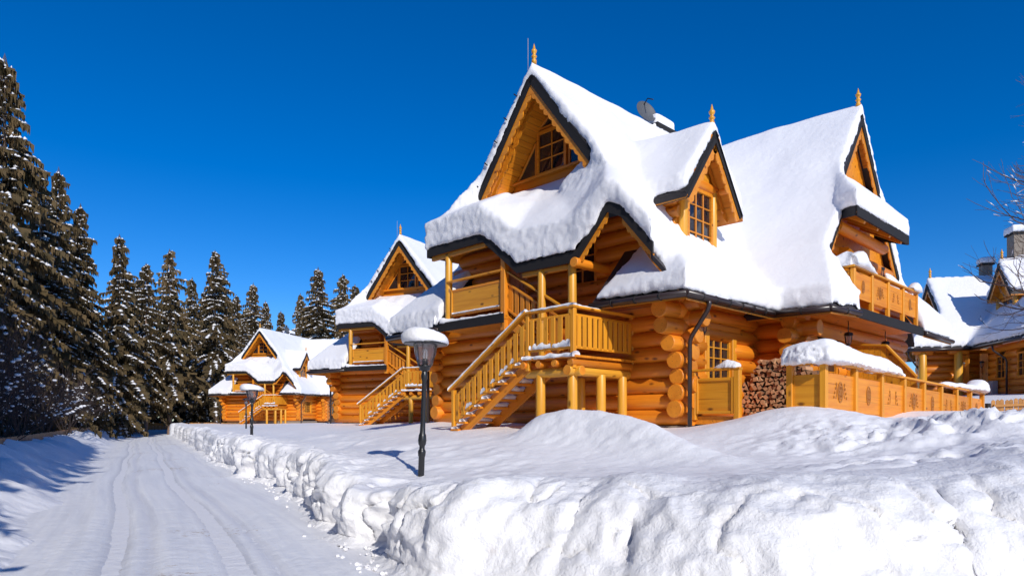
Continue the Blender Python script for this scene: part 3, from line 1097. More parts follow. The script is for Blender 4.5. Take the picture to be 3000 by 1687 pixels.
    f.append([pB(RA, RB), pB(1.3, RB), pB(1.3, 6.15), pB(RA, 6.15)])
    f.append([pB(RA, 6.15), pB(1.3, 6.15), pB(1.72, 4.9), pB(1.72, 3.95), pB(RA, 3.95)])
    f.append([pB(RA, 3.95), pB(1.72, 3.95), pB(2.32, 2.75), pB(RA, 2.75)])
    f.append([(2.32, 2.75, 4.43), (2.42, 4.3, 4.47), (1.72, 3.95, 5.97)])
    f.append([pB(RA, RB), pB(RA, 9.55), pB(1.3, 9.55), pB(1.3, RB)])
    f.append([pB(RA, 9.55), pB(RA, 12.95), pB(1.3, 12.95), pB(1.3, 9.55)])
    f.append([(2.42, 9.75, 4.45), (2.42, 12.9, 4.45), (1.3, 12.0, 5.9), (1.3, 9.75, 6.0)])
    lowR = [(-1.58, BE, 4.47), (.95, BE, 4.44), (-.45, .1, 6.2), (-1.5, .1, 6.25)]
    lowL = [(-10.05, BE, 4.42), (-7.35, BE, 4.47), (-7.45, .1, 6.25), (-8.6, .1, 6.25)]
    f += [lowR, lowL]
    sk = []
    for i in range(6):
        e0, e1 = EAVE[i], EAVE[i + 1]
        sk.append([(e0[0], BE, e0[1]), (e1[0], BE, e1[1]), (TOP[i + 1], .72, 8.62), (TOP[i], .72, 8.62)])
    f += sk
    # balcony hood on the right face
    hood = [[(1.72, 4.9, 7.28), (2.3, 4.5, 7.2), (1.2, 6.15, 8.75)], [(2.3, 4.5, 7.2), (2.3, 8.75, 7.2), (1.2, 9.3, 8.75), (1.2, 6.15, 8.75)]]
    f += hood
    for q in f:
        facet(root, q)
    for q in f[1:3] + f[4:7] + f[8:11] + [f[13], lowR, lowL] + sk + hood:
        soffit(root, q)
    # dormer roof
    DA, DZ, DB = -.10, 9.05, 1.72
    d0, d1 = DB - 1.40, DB + 1.40
    dn = [(DA, DB, DZ), (DA, d0, DZ - 1.86), (-1.4, d0, DZ - 1.86), (-2.75, DB, DZ)]
    df = [(DA, DB, DZ), (-2.75, DB, DZ), (-1.4, d1, DZ - 1.86), (DA, d1, DZ - 1.86)]
    for q in (dn, df):
        facet(root, q); soffit(root, q)
    # ---- verge boards with carved trim
    rake(root, (RA, -.45, ZA), pA(-2.25, -.45), (0, -1, 0), n=15)
    rake(root, (RA, -.45, ZA), pA(-6.85, -.45), (0, -1, 0), n=15)
    rake(root, (1.3, RB, ZBR), pB(1.3, 6.1), (1, 0, 0), n=11)
    rake(root, (1.3, RB, ZBR), (1.3, 11.7, 6.05), (1, 0, 0), n=22)
    rake(root, (DA, DB, DZ), (DA, d0 - .02, DZ - 1.88), (1, 0, 0), n=9, wblack=.19)
    rake(root, (DA, DB, DZ), (DA, d1 + .02, DZ - 1.88), (1, 0, 0), n=9, wblack=.19)
    rake(root, (1.74, 4.9, 7.3), (1.74, 3.92, 5.95), (1, 0, 0), n=7, wblack=.22, wtrim=.10)
    # ---- fascia along the stepped front eave
    for i in range(6):
        (a0, z0), (a1, z1) = EAVE[i], EAVE[i + 1]
        prism("fascia_board", [(a0, BE - .02, z0 + .02), (a1, BE - .02, z1 + .02), (a1, BE - .02, z1 - .24), (a0, BE - .02, z0 - .24)], (0, .06, 0), "fascia", root)
        if i in (0, 2):
            beam("eave_beam", (a0 + .1, BE + .14, z0 - .30), (a1, BE + .14, z1 - .30), .10, .12, "pine", root)
        if i in (3, 5):
            scallop("carved_trim", (a0, BE + .03, z0 - .24), (a1, BE + .03, z1 - .24), (0, 0, -1), .12, .07, 8, (0, .035, 0), "plank", root)
    # left return of the front eave
    prism("fascia_board", [(-8.02, BE, 6.92), (-8.02, -.2, 6.98), (-8.02, -.2, 6.7), (-8.02, BE, 6.64)], (.05, 0, 0), "fascia", root)
    for (pa, pb) in (((2.3, 4.5, 7.2), (2.3, 8.75, 7.2)), ((1.72, 4.92, 7.3), (2.3, 4.5, 7.2)), ((2.3, 8.75, 7.2), (1.25, 9.1, 7.6))):
        prism("fascia_board", [V(pa) + V((.01, 0, .02)), V(pb) + V((.01, 0, .02)), V(pb) + V((.01, 0, -.24)), V(pa) + V((.01, 0, -.24))], (-.05, .012, 0), "fascia", root)
    for yy in (5.3, 6.3, 7.3, 8.3):
        beam("rafter", (1.1, yy, 7.62), (2.24, yy, 6.98), .12, .14, "plank", root)
    logo("purlin_log", (1.62, 5.0, 6.92), (1.62, 8.7, 6.92), .16, root, seed=2)
    # dormer eave
    prism("fascia_board", [(DA, d0, DZ - 1.84), (-1.4, d0, DZ - 1.84), (-1.4, d0, DZ - 2.04), (DA, d0, DZ - 2.04)], (0, .04, 0), "fascia", root)
    # ---- gable of the front wing: plank wall, triangular window group, plank soffit
    gb = .72
    prism("gable_wall", [(RA, gb + .03, ZA - .3), (-6.75, gb + .03, 8.55), (-2.35, gb + .03, 8.55)], (0, .06, 0), "plank", root)
    window("window", (RA - .22, gb - .04, 9.58), (1, 0, 0), 1.16, 1.32, 2, 3, root, (0, -1, 0), sill=False)
    tri = [[(-5.42, 8.98), (-5.42, 9.95), (-6.18, 8.98)], [(-4.10, 8.98), (-3.02, 8.98), (-4.10, 10.25)], [(-5.30, 10.32), (-4.05, 10.32), (RA, 10.86)]]
    for t_ in tri:
        pts = [V((x, gb - .02, z)) for x, z in t_]
        prism("pane", pts, (0, .01, 0), "window_glass", root)
        for q in range(3):
            beam("window_frame", pts[q], pts[(q + 1) % 3], .06, .08, "plank", root, up=(0, -1, 0))
    beam("window_sill", (-6.35, gb - .06, 8.93), (-2.85, gb - .06, 8.93), .16, .07, "plank", root)
    cs, sn = 1 / math.hypot(1, SL), SL / math.hypot(1, SL)
    for s in (-1, 1):
        for i in range(19):
            t = .30 + .172 * i
            a = RA + s * t * cs; z = ZA - .20 - t * sn
            nrm = (s * sn, 0, cs)
            beam("soffit_plank", (a, -.38, z), (a, gb, z), .166, .022, "plank", root, up=nrm)
    for pk in ([(RA, -.425, ZA - .22), (RA - .30, -.425, ZA - .66), (RA + .30, -.425, ZA - .66)],):
        prism("apex_board", pk, (0, .03, 0), "plank", root)
    prism("apex_board", [(1.27, RB, ZBR - .22), (1.27, RB - .24, ZBR - .6), (1.27, RB + .24, ZBR - .6)], (-.03, 0, 0), "plank", root)
    prism("apex_board", [(DA - .03, DB, DZ - .18), (DA - .03, DB - .22, DZ - .52), (DA - .03, DB + .22, DZ - .52)], (-.03, 0, 0), "plank", root)
    finial(root, (RA, -.30, ZA + .24), .82)
    tube("lightning_rod", [(RA - .12, -.42, ZA - .1), (RA - .12, -.42, ZA + .95)], .008, "metal_box", root, 5)
    finial(root, (1.18, RB, ZBR + .22), .8)
    finial(root, (DA - .12, DB, DZ + .14), .8)
    # clips of the wire along the left verge
    for i in range(5):
        t = .2 + .18 * i
        a = RA - 2.3 * t
        beam("verge_clip", (a, -.52, zA(a) + .02), (a - .12, -.52, zA(a) + .12), .03, .03, "fascia", root)
    # ---- gable of the cross wing
    prism("gable_wall", [(1.0, RB, ZBR - .35), (1.0, 4.5, 6.2), (1.0, 11.2, 6.2)], (-.06, 0, 0), "plank", root)
    for s in (-1, 1):
        for i in range(14 if s < 0 else 30):
            t = .30 + .172 * i
            b = RB + s * t * cs; z = ZBR - .20 - t * sn
            beam("soffit_plank", (1.02, b, z), (1.24, b, z), .166, .022, "plank", root, up=(0, s * sn, cs))
    # ---- dormer
    for yy in (.98, 2.42):
        logo("dormer_post", (-.60, yy, 5.9), (-.60, yy, 7.75), .12, root, "pine_post", seed=1, n=12)
    logo("dormer_beam", (-.60, .55, 7.78), (-.60, 2.95, 7.78), .14, root, seed=1)
    logo("dormer_log", (-1.5, .80, 7.80), (-.15, .80, 7.80), .13, root, seed=2)
    logo("dormer_log", (-1.5, 2.64, 7.80), (-.15, 2.64, 7.80), .13, root, seed=2)
    for i in range(6):
        logo("dormer_log", (-2.0, .86, 6.0 + .31 * i), (-.68 + .08 * (i % 2), .86, 6.0 + .31 * i), .16, root, seed=i)
        logo("dormer_log", (-2.0, 2.54, 6.0 + .31 * i), (-.68, 2.54, 6.0 + .31 * i), .16, root, seed=i)
    window("window", (-.57, 1.70, 6.85), (0, 1, 0), 1.24, 1.6, 3, 4, root, (1, 0, 0), "plank")
    prism("dormer_gable", [(-.56, DB, DZ - .42), (-.56, DB - .9, 7.9), (-.56, DB + .9, 7.9)], (-.06, 0, 0), "plank", root)
    for i, (w_) in enumerate((.34, .25, .16)):
        beam("gable_board", (-.53, DB - w_ * 1.1, 7.98 + .2 * i), (-.53, DB + w_ * 1.1, 7.98 + .2 * i), .03, .17, "pine", root)
    for i in range(10):
        for s in (-1, 1):
            t = .25 + .2 * i
            beam("soffit_plank", (-.55, DB + s * t * cs, DZ - .19 - t * sn), (DA - .08, DB + s * t * cs, DZ - .19 - t * sn), .19, .02, "plank", root, up=(0, s * sn, cs))
    # ---- chimney and dish
    ch = prism("chimney", [(-5.35, 5.7, 9.5), (-4.55, 5.7, 9.5), (-4.55, 6.6, 9.5), (-5.35, 6.6, 9.5)], (0, 0, 2.15), "stone", root)
    prism("chimney_cap", [(-5.48, 5.57, 11.66), (-4.42, 5.57, 11.66), (-4.42, 6.73, 11.66), (-5.48, 6.73, 11.66)], (0, 0, .14), "fascia", root)
    ddir = V((.72, -.22, .25)).normalized()
    MD = ddir.to_track_quat('Z', 'Y').to_matrix().to_4x4(); MD.translation = V((-4.80, 5.35, 12.12))
    dish = lathe("satellite_dish", [(.03, .0), (.18, .02), (.30, .05), (.38, .09), (.40, .115), (.38, .11), (.30, .07), (.18, .04), (.03, .02)], "dish_grey", root, 24, MD)
    tube("dish_arm", [(0, .3, .06), (0, .36, .30), (0, .12, .52)], .018, "lamp_black", dish, 6)
    tube("dish_mast", [(-4.85, 5.62, 10.8), (-4.85, 5.62, 12.1), (-4.82, 5.4, 12.12)], .03, "lamp_black", root, 6)
    # ---- left balcony
    fz = 4.60
    prism("balcony_floor", [(-7.6, BE, fz - .04), (-4.62, BE, fz - .04), (-4.62, 0, fz - .04), (-7.6, 0, fz - .04)], (0, 0, -.12), "plank", root)
    for i in range(7):
        y = BE + .03 + i * .19
        beam("floor_plank", (-7.5, y + .09, fz - .20), (-4.65, y + .09, fz - .20), .18, .03, "plank", root)
    beam("balcony_fascia", (-7.65, BE - .03, 4.46), (-4.60, BE - .03, 4.46), .05, .25, "fascia", root)
    logo("post", (-7.15, -1.25, fz), (-7.15, -1.25, 6.62), .105, root, "pine_post", 1, 12)
    beam("corner_post", (-4.72, -1.27, 4.15), (-4.72, -1.27, 6.2), .17, .17, "plank", root, up=(0, 1, 0))
    beam("hand_rail", (-7.1, -1.30, 5.78), (-4.75, -1.30, 5.78), .14, .05, "pine", root)
    beam("panel_rail", (-7.0, -1.27, 5.50), (-4.82, -1.27, 5.50), .07, .07, "plank", root)
    beam("panel_rail", (-7.0, -1.27, 4.80), (-4.82, -1.27, 4.80), .07, .07, "plank", root)
    pn = beam("balcony_panel", (-6.95, -1.27, 5.15), (-4.85, -1.27, 5.15), .035, .66, "pine", root)
    beam("panel_stile", (-6.96, -1.28, 4.8), (-6.96, -1.28, 5.5), .07, .07, "pine", root, up=(0, 1, 0))
    beam("panel_stile", (-4.86, -1.28, 4.8), (-4.86, -1.28, 5.5), .07, .07, "plank", root, up=(0, 1, 0))
    # balcony door, sconce and bench
    beam("door", (-5.55, .06, 4.6), (-5.55, .06, 6.6), .9, .06, "plank", root, up=(0, 1, 0))
    for i in range(5):
        beam("door_plank", (-5.9 + .18 * i, .02, 4.62), (-5.9 + .18 * i, .02, 6.58), .17, .02, "log", root, up=(0, 1, 0))
    for s in (-1, 1):
        beam("door_jamb", (-5.55 + s * .52, -.06, 4.6), (-5.55 + s * .52, -.06, 6.7), .12, .14, "plank", root, up=(0, 1, 0))
    lantern(root, (-5.15, -.42, 6.35), .0)
    beam("verge_board", (-7.33, BE - .02, 4.50), (-7.33, .2, 6.45), .05, .26, "fascia", root)
    window("window", (-2.95, -.10, 5.85), (1, 0, 0), 1.02, 1.25, 2, 3, root, (0, -1, 0), "log")
    # ---- porch posts on the deck
    dz = 3.17
    for x in (-3.33, -2.30):
        logo("post", (x, -1.28, dz), (x, -1.28, 5.55), .105, root, "pine_post", 1, 12)
    logo("bracket_log", (-2.07, -1.5, 5.52), (-2.07, .1, 5.52), .12, root, seed=1)
    # ---- deck
    for i in range(12):
        y = -2.42 + i * .19
        beam("deck_board", (-3.0 + .0, y + .09, dz - .02), (-1.22, y + .09, dz - .02), .18, .05, "plank", root)
    for x in (-2.86, -2.35, -1.85, -1.36):
        logo("joist", (x, -2.45, dz - .15), (x, 0, dz - .15), .09, root, seed=1, n=10)
    logo("deck_beam", (-2.95, -2.2, dz - .34), (-1.2, -2.2, dz - .34), .115, root, "pine_post", 1)
    logo("deck_beam", (-1.45, -2.45, dz - .33), (-1.45, -.15, dz - .33), .115, root, "pine_post", 2)
    for (x, y) in ((-2.50, -2.2), (-1.50, -2.2), (-1.43, -1.25), (-1.43, -.42), (-2.6, -.6)):
        logo("deck_post", (x, y, 1.25), (x, y, dz - .38), .11, root, "pine_post", 1, 12)
    for (x, y) in ((-2.78, -2.33), (-1.36, -2.33), (-1.36, -.10)):
        beam("rail_post", (x, y, dz - .28), (x, y, 4.24), .11, .11, "pine", root, up=(0, 1, 0))
    beam("hand_rail", (-2.84, -2.34, 4.27), (-1.28, -2.34, 4.27), .17, .05, "pine", root)
    beam("hand_rail", (-1.36, -2.25, 4.265), (-1.36, 0, 4.265), .17, .05, "pine", root)
    for (p0, p1) in (((-2.78, -2.33), (-1.36, -2.33)), ((-1.36, -2.33), (-1.36, -.1))):
        for z in (4.09, 3.36):
            beam("slat_rail", (*p0, z), (*p1, z), .06, .06, "pine", root)
    for i in range(6):
        x = -2.63 + i * .225
        beam("slat", (x, -2.36, 3.36), (x, -2.36, 4.08), .13, .028, "pine", root, up=(0, 1, 0))
    for i in range(11):
        y = -2.17 + i * .19
        beam("slat", (-1.33, y, 3.36), (-1.33, y, 4.08), .135, .028, "pine", root, up=(1, 0, 0))
    # ---- lower flight
    xa, za, xb, zb_ = -2.85, 3.12, -5.55, 1.38
    def st(t, b, dz_=0): return (xa + (xb - xa) * t, b, za + (zb_ - za) * t + dz_)
    for b in (-2.30, -1.40):
        beam("stringer", st(-.02, b, -.14), st(1.0, b, -.14), .06, .26, "plank", root)
    nt = 9
    for i in range(nt):
        t = (i + .6) / nt
        x, _, z = st(t, 0)
        beam("tread", (x, -2.46, z), (x, -1.32, z), .30, .055, "plank", root)
    beam("newel_post", (-5.55, -2.36, 1.3), (-5.55, -2.36, 2.52), .11, .11, "pine", root, up=(0, 1, 0))
    beam("hand_rail", (-5.72, -2.36, 2.50), (-2.80, -2.36, 4.30), .16, .05, "pine", root)
    beam("slat_rail", (-5.55, -2.34, 2.30), (-2.80, -2.34, 4.04), .06, .07, "pine", root)
    beam("slat_rail", (-5.55, -2.34, 1.62), (-2.80, -2.34, 3.36), .06, .07, "pine", root)
    for i in range(12):
        t = (i + .7) / 12.4
        x = -5.55 + 2.75 * t; z = 1.62 + 1.74 * t
        beam("slat", (x, -2.37, z), (x, -2.37, z + .70), .14, .028, "pine", root, up=(0, 1, 0))
    # ---- upper flight behind it, from the deck to the balcony
    for b in (-1.20, -.35):
        beam("stringer", (-2.75, b, 3.08), (-4.72, b, 4.45), .06, .24, "plank", root)
    for i in range(6):
        t = (i + .5) / 6.4
        beam("tread", (-2.85 - 1.85 * t, -1.22, 3.25 + 1.32 * t), (-2.85 - 1.85 * t, -.3, 3.25 + 1.32 * t), .28, .05, "plank", root)
    beam("hand_rail", (-4.70, -1.24, 5.76), (-2.62, -1.24, 4.52), .12, .05, "pine", root)
    beam("slat_rail", (-4.66, -1.22, 5.42), (-2.72, -1.22, 4.26), .06, .06, "plank", root)
    beam("slat_rail", (-4.66, -1.22, 4.72), (-2.72, -1.22, 3.42), .06, .06, "plank", root)
    for i in range(9):
        t = (i + .6) / 9.3
        x = -4.66 + 1.94 * t
        beam("slat", (x, -1.20, 4.72 - 1.30 * t), (x, -1.20, 5.42 - 1.16 * t), .14, .028, "plank", root, up=(0, 1, 0))
    # ---- right balcony
    bz = 4.56
    prism("balcony_floor", [(1.1, 4.2, bz), (2.36, 4.2, bz), (2.36, 9.75, bz), (1.1, 9.75, bz)], (0, 0, -.10), "plank", root)
    for i in range(9):
        x = 1.22 + i * .135
        beam("ceiling_plank", (x, 3.9, bz - .125), (x, 9.75, bz - .125), .128, .022, "plank", root)
    beam("balcony_fascia", (2.40, 4.15, 4.44), (2.40, 9.75, 4.44), .05, .26, "fascia", root)
    for i in range(5):
        y = 4.3 + i * 1.3
        beam("rail_post", (2.28, y, 4.5), (2.28, y, 5.58), .11, .11, "pine", root, up=(1, 0, 0))
    beam("hand_rail", (2.28, 4.15, 5.62), (2.28, 9.6, 5.62), .16, .05, "pine", root)
    beam("hand_rail", (1.25, 4.25, 5.62), (2.24, 4.25, 5.62), .14, .05, "pine", root)
    beam("balcony_panel", (1.3, 4.28, 5.2), (2.2, 4.28, 5.2), .03, .66, "pine", root)
    for i in range(4):
        y = 4.3 + i * 1.3
        bp = beam("balcony_panel", (2.28, y + .06, 5.18), (2.28, y + 1.24, 5.18), .03, .68, "plank", root)
        ornament(bp, (.59, -.022, 0), .17, i)
    prism("privacy_screen", [(1.15, 6.0, 4.6), (2.2, 6.0, 4.6), (2.2, 6.0, 5.75), (1.55, 6.0, 6.55), (1.15, 6.0, 6.6)], (0, .05, 0), "pine", root)
    lantern(root, (1.26, 9.6, 6.6), .0)
    lantern(root, (1.7, 5.6, 4.43), .30)
    lantern(root, (1.7, 8.6, 4.43), .30)
    window("window", (1.22, 5.35, 3.05), (0, 1, 0), 1.3, 1.55, 2, 4, root, (1, 0, 0), "plank")
    beam("carved_board", (1.33, 4.4, 4.08), (1.33, 6.4, 4.08), .04, .26, "plank", root)
    # ---- side window beside the corner
    window("window", (.06, 1.47, 3.12), (0, 1, 0), 1.30, 1.52, 3, 5, root, (1, 0, 0), "pine", fw=.12)
    for yy in (.80, 2.14):
        beam("window_jamb", (.12, yy, 2.3), (.12, yy, 3.95), .20, .14, "pine", root, up=(1, 0, 0))
    beam("window_lintel", (.10, .6, 4.0), (.10, 2.4, 4.0), .2, .14, "log", root)
    lantern(root, (.30, .42, 4.12), .0)
    # ---- gutters and downpipes
    G = [(-1.60, BE - .05, 4.40), (1.0, BE - .05, 4.37), (1.0, 2.62, 4.37), (2.34, 2.66, 4.37), (2.47, 4.25, 4.40)]
    for q in range(len(G) - 1):
        tube("gutter", [G[q], G[q + 1]], .075, "gutter", root, 10)
        n_ = int((V(G[q + 1]) - V(G[q])).length / .55)
        for h_ in range(1, n_):
            c_ = V(G[q]).lerp(V(G[q + 1]), h_ / n_)
            dd = (V(G[q + 1]) - V(G[q])).normalized() * .018
            tube("gutter_bracket", [c_ - dd, c_ + dd], .088, "fascia", root, 10)
    tube("gutter", [(-10.1, BE - .05, 4.36), (-7.4, BE - .05, 4.40)], .075, "gutter", root, 10)
    tube("gutter", [(-10.1, BE - .05, 4.36), (-10.1, 8, 4.36)], .075, "gutter", root, 10)
    tube("gutter", [(2.47, 9.8, 4.38), (2.47, 12.9, 4.38)], .075, "gutter", root, 10)
    tube("downpipe", [(1.0, -.55, 4.36), (1.0, -.55, 4.22), (.95, -.52, 4.12), (.42, -.30, 3.62), (.36, -.28, 3.5), (.36, -.28, 1.3)], .052, "gutter", root, 10)
    tube("downpipe", [(-10.1, .3, 4.34), (-10.1, .3, 4.2), (-9.5, -.28, 3.7), (-9.42, -.3, 3.5), (-9.42, -.3, 1.3)], .052, "gutter", root, 10)
    # ---- snow mantle of the roof
    S = []
    t = .56
    snow_solid(S, [pA(RA - .05, -.47), pA(-2.27, -.47), pA(-2.27, 12.5), pA(RA - .05, 12.5)], [.40, .52, .50, .40], grow=.015)
    snow_solid(S, [pA(RA + .05, -.47), pA(RA + .05, 12.5), pA(-6.83, 12.5), pA(-6.83, -.47)], [.40, .40, .46, .46], grow=.015)
    snow_solid(S, [pA(-2.27, -.42), pA(-.5, -1.1), pA(-.5, 9), pA(-2.27, 9)], [.52, .34, .20, .44])
    snow_solid(S, [pA(-.5, -1.1), pA(.05, BE + .1), pA(.97, -.6), pA(.97, 2.75), pA(.97, 9), pA(-.5, 9)], [.36, .45, .52, .52, .5, .20])
    snow_solid(S, [pA(-6.83, -.42), pA(-6.83, 12.5), pA(-8.0, 12.5), pA(-8.0, BE - .03)], [.48, .48, .5, .60])
    snow_solid(S, [pA(-8.0, .2), pA(-8.0, 12.5), pA(-8.6, 12.5), pA(-8.6, .2)], .5)
    snow_solid(S, [pA(-8.6, .2), pA(-8.6, 12.5), pA(-10.07, 12.5), pA(-10.07, BE - .03)], [.5, .5, .6, .62])
    snow_solid(S, [pB(RA, RB), pB(1.32, RB), pB(1.32, 6.2), pB(RA, 6.2)], [.40, .34, .48, .5], grow=.015)
    snow_solid(S, [pB(RA, 6.2), pB(1.32, 6.2), pB(1.70, 4.95), pB(1.70, 3.98), pB(RA, 3.98)], [.5, .48, .46, .46, .5])
    snow_solid(S, [pB(RA, 3.98), pB(1.70, 3.98), pB(2.34, 2.72), pB(RA, 2.72)], [.5, .46, .55, .6])
    snow_solid(S, [(2.34, 2.72, 4.43), (2.44, 4.3, 4.47), (1.72, 4.0, 5.85)], .55)
    snow_solid(S, [pB(RA, RB), pB(RA, 9.55), pB(1.28, 9.55), pB(1.32, RB)], [.4, .5, .4, .34], grow=.015)
    snow_solid(S, [pB(RA, 9.55), pB(RA, 12.97), pB(1.28, 12.97), pB(1.28, 9.55)], [.5, .5, .5, .4])
    snow_solid(S, [(2.44, 9.80, 4.45), (2.44, 12.9, 4.45), (1.3, 12.0, 5.9), (1.3, 9.8, 6.0)], .55)
    snow_solid(S, [(-1.50, BE - .02, 4.47), (.97, BE - .02, 4.44), (-.45, .05, 6.2), (-.85, .05, 6.2), (-1.0, -.55, 5.5)], [.12, .48, .38, .28, .20])
    snow_solid(S, [(.97, BE - .02, 4.44), (.97, .4, 4.44), (-.35, .05, 6.0)], [.55, .55, .35])
    snow_solid(S, [(-10.07, BE - .03, 4.42), (-7.40, BE - .03, 4.47), (-7.42, .25, 6.4), (-8.6, .3, 6.35)], [.62, .62, .45, .45])
    for i, (e0, e1) in enumerate(zip(EAVE[:-1], EAVE[1:])):
        th = [.80, .80, .88, .84, .52, .52, .56]
        snow_solid(S, [(e0[0], BE - .05, e0[1]), (e1[0], BE - .05, e1[1]), (TOP[i + 1], .55, 8.52), (TOP[i], .55, 8.52)], [th[i], th[i + 1], .14, .14])
        c0, c1 = V((e0[0], BE, e0[1])).lerp(V((TOP[i], .55, 8.52)), .5), V((e1[0], BE, e1[1])).lerp(V((TOP[i + 1], .55, 8.52)), .5)
        snow_solid(S, [(e0[0], BE - .05, e0[1]), (e1[0], BE - .05, e1[1]), c1, c0], [th[i], th[i + 1], .62, .62])
    snow_solid(S, [(-2.35, -.5, 8.45), (-2.3, .2, 8.45), (-1.5, -.3, 7.2), (-.5, -1.05, 6.2)], [.4, .3, .3, .35])
    snow_solid(S, [(-3.7, -.2, 7.55), (-2.3, -.3, 8.40), (-1.0, -1.25, 6.60), (-2.1, -1.40, 5.85)], [.62, .46, .36, .70])
    snow_solid(S, [(-6.75, -.5, 8.55), (-8.0, BE, 6.92), (-8.0, .4, 6.92), (-6.8, .5, 8.5)], .50)
    for q in hood:
        snow_solid(S, q, [.40] * len(q) if len(q) == 3 else [.42, .5, .12, .12])
    D2 = [(DA - .02, DB - .03, DZ), (DA - .02, d0 - .02, DZ - 1.86), (-1.45, d0 - .02, DZ - 1.86), (-2.85, DB - .03, DZ)]
    snow_solid(S, D2, [.26, .42, .5, .45], grow=.015)
    snow_solid(S, [(DA - .02, DB + .03, DZ), (-2.85, DB + .03, DZ), (-1.45, d1 + .02, DZ - 1.86), (DA - .02, d1 + .02, DZ - 1.86)], [.26, .45, .5, .42], grow=.015)
    snow_solid(S, [(-5.42, 5.63, 11.8), (-4.48, 5.63, 11.8), (-4.48, 6.67, 11.8), (-5.42, 6.67, 11.8)], .36, lift=0)
    snow = melt("roof_snow", S, "snow_roof", voxel=.07, it=12, amp=.05, amp2=.026)
    # ---- small snow on treads, rails and ledges
    rr = random.Random(3)
    T = []
    for i in range(nt):
        x, _, z = st((i + .6) / nt, 0)
        P, W, H = dense([(x - .02, -2.44, z + .025), (x - .02, -1.9, z + .025), (x - .02, -1.36, z + .025)], [.20, .28, .22], [.07, .16, .12], .12)
        T.append(snow_ridge_data(P, W, H, rr, 7, .25))
    P, W, H = dense([(-5.72, -2.36, 2.535), (-2.84, -2.36, 4.31)], [.17, .17], [.07, .07], .12)
    T.append(snow_ridge_data(P, W, H, rr, 7, .15))
    P, W, H = dense([(-2.84, -2.34, 4.295), (-2.0, -2.34, 4.295), (-1.3, -2.34, 4.295)], [.15, .18, .17], [.035, .05, .06], .12)
    T.append(snow_ridge_data(P, W, H, rr, 7, .3))
    P, W, H = dense([(-1.36, -2.3, 4.29), (-1.36, -1.2, 4.29)], [.16, .1], [.05, .01], .12)
    T.append(snow_ridge_data(P, W, H, rr, 7, .3))
    P, W, H = dense([(-2.7, -2.33, 3.39), (-1.42, -2.33, 3.39)], [.12, .14], [.10, .13], .08)
    T.append(snow_ridge_data(P, W, H, rr, 7, .4))
    P, W, H = dense([(-2.95, -2.34, 3.15), (-1.25, -2.36, 3.15)], [.22, .25], [.08, .10], .1)
    T.append(snow_ridge_data(P, W, H, rr, 7, .4))
    P, W, H = dense([(-7.55, -1.34, 4.58), (-6.9, -1.3, 4.58), (-4.7, -1.36, 4.58)], [.30, .24, .14], [.26, .10, .05], .12)
    T.append(snow_ridge_data(P, W, H, rr, 7, .25))
    P, W, H = dense([(-6.9, -1.3, 4.83), (-4.9, -1.3, 4.83)], [.08, .08], [.03, .03], .12)
    T.append(snow_ridge_data(P, W, H, rr, 7, .2))
    for i in range(10):
        t_ = rr.random()
        x = -5.5 + 2.6 * t_; z = 1.68 + 1.65 * t_
        P = [(x - .09, -2.36, z), (x, -2.36, z + .04), (x + .09, -2.36, z + .1)]
        T.append(snow_ridge_data(P, [.04, .13, .04], [.02, .10, .02], rr, 7, .2))
    P, W, H = dense([(2.28, 4.2, 5.645), (2.28, 4.7, 5.645), (2.28, 5.3, 5.645), (2.28, 6.0, 5.645)], [.3, .5, .3, .1], [.26, .40, .2, .03], .1)
    T.append(snow_ridge_data(P, W, H, rr, 9, .1))
    P, W, H = dense([(1.4, 4.26, 5.645), (2.28, 4.26, 5.645)], [.3, .42], [.22, .36], .1)
    T.append(snow_ridge_data(P, W, H, rr, 9, .1))
    P, W, H = dense([(2.28, 9.0, 5.645), (2.28, 9.4, 5.645), (2.28, 9.65, 5.645)], [.2, .36, .3], [.06, .30, .2], .1)
    T.append(snow_ridge_data(P, W, H, rr, 9, .1))
    vs, fs = merge(T)
    small = link("stair_snow", mesh_from("stair_snow", vs, fs, "snow_small", True))
    return root, snow, small

def ornament(parent, c, r, kind):
    """a carved rosette with leaves, a few millimetres proud of the panel (panel axis x, face -y or +y)"""
    c = Vector(c)
    vs, fs = [], []
    sgn = 1 if c.y > 0 else -1
    def ring(cx, cz, rx, rz, w, n=18, a0=0, a1=2 * PI):
        o = len(vs)
        for i in range(n + 1):
            a = a0 + (a1 - a0) * i / n
            for k in (1, 1 - w):
                for y in (0, .008 * sgn):
                    vs.append(c + Vector((cx + rx * k * math.cos(a), y, cz + rz * k * math.sin(a))))
        for i in range(n):
            b = o + i * 4
            fs.append((b + 1, b + 5, b + 7, b + 3)); fs.append((b, b + 4, b + 5, b + 1)); fs.append((b + 2, b + 3, b + 7, b + 6))
    if kind % 3 != 2:
        ring(0, 0, r * .62, r * 1.0, .16)
        for k in range(6):
            a = k * PI / 3
            ring(r * .28 * math.cos(a), r * .45 * math.sin(a), r * .20, r * .30, .55, 10)
        ring(0, 0, r * .14, r * .2, .9, 8)
    if kind % 3 != 0:
        for s in (-1, 1):
            ring(s * r * 1.15, r * .1, r * .30, r * .75, .14, 10, PI * .55 if s > 0 else -PI * .45, PI * 1.35 if s > 0 else PI * .35)
            for k in range(4):
                ring(s * r * (1.0 + .18 * k), r * (.75 - .42 * k), r * .11, r * .15, .75, 6)
    return link("ornament", mesh_from("ornament", vs, fs, "engraving"), parent)

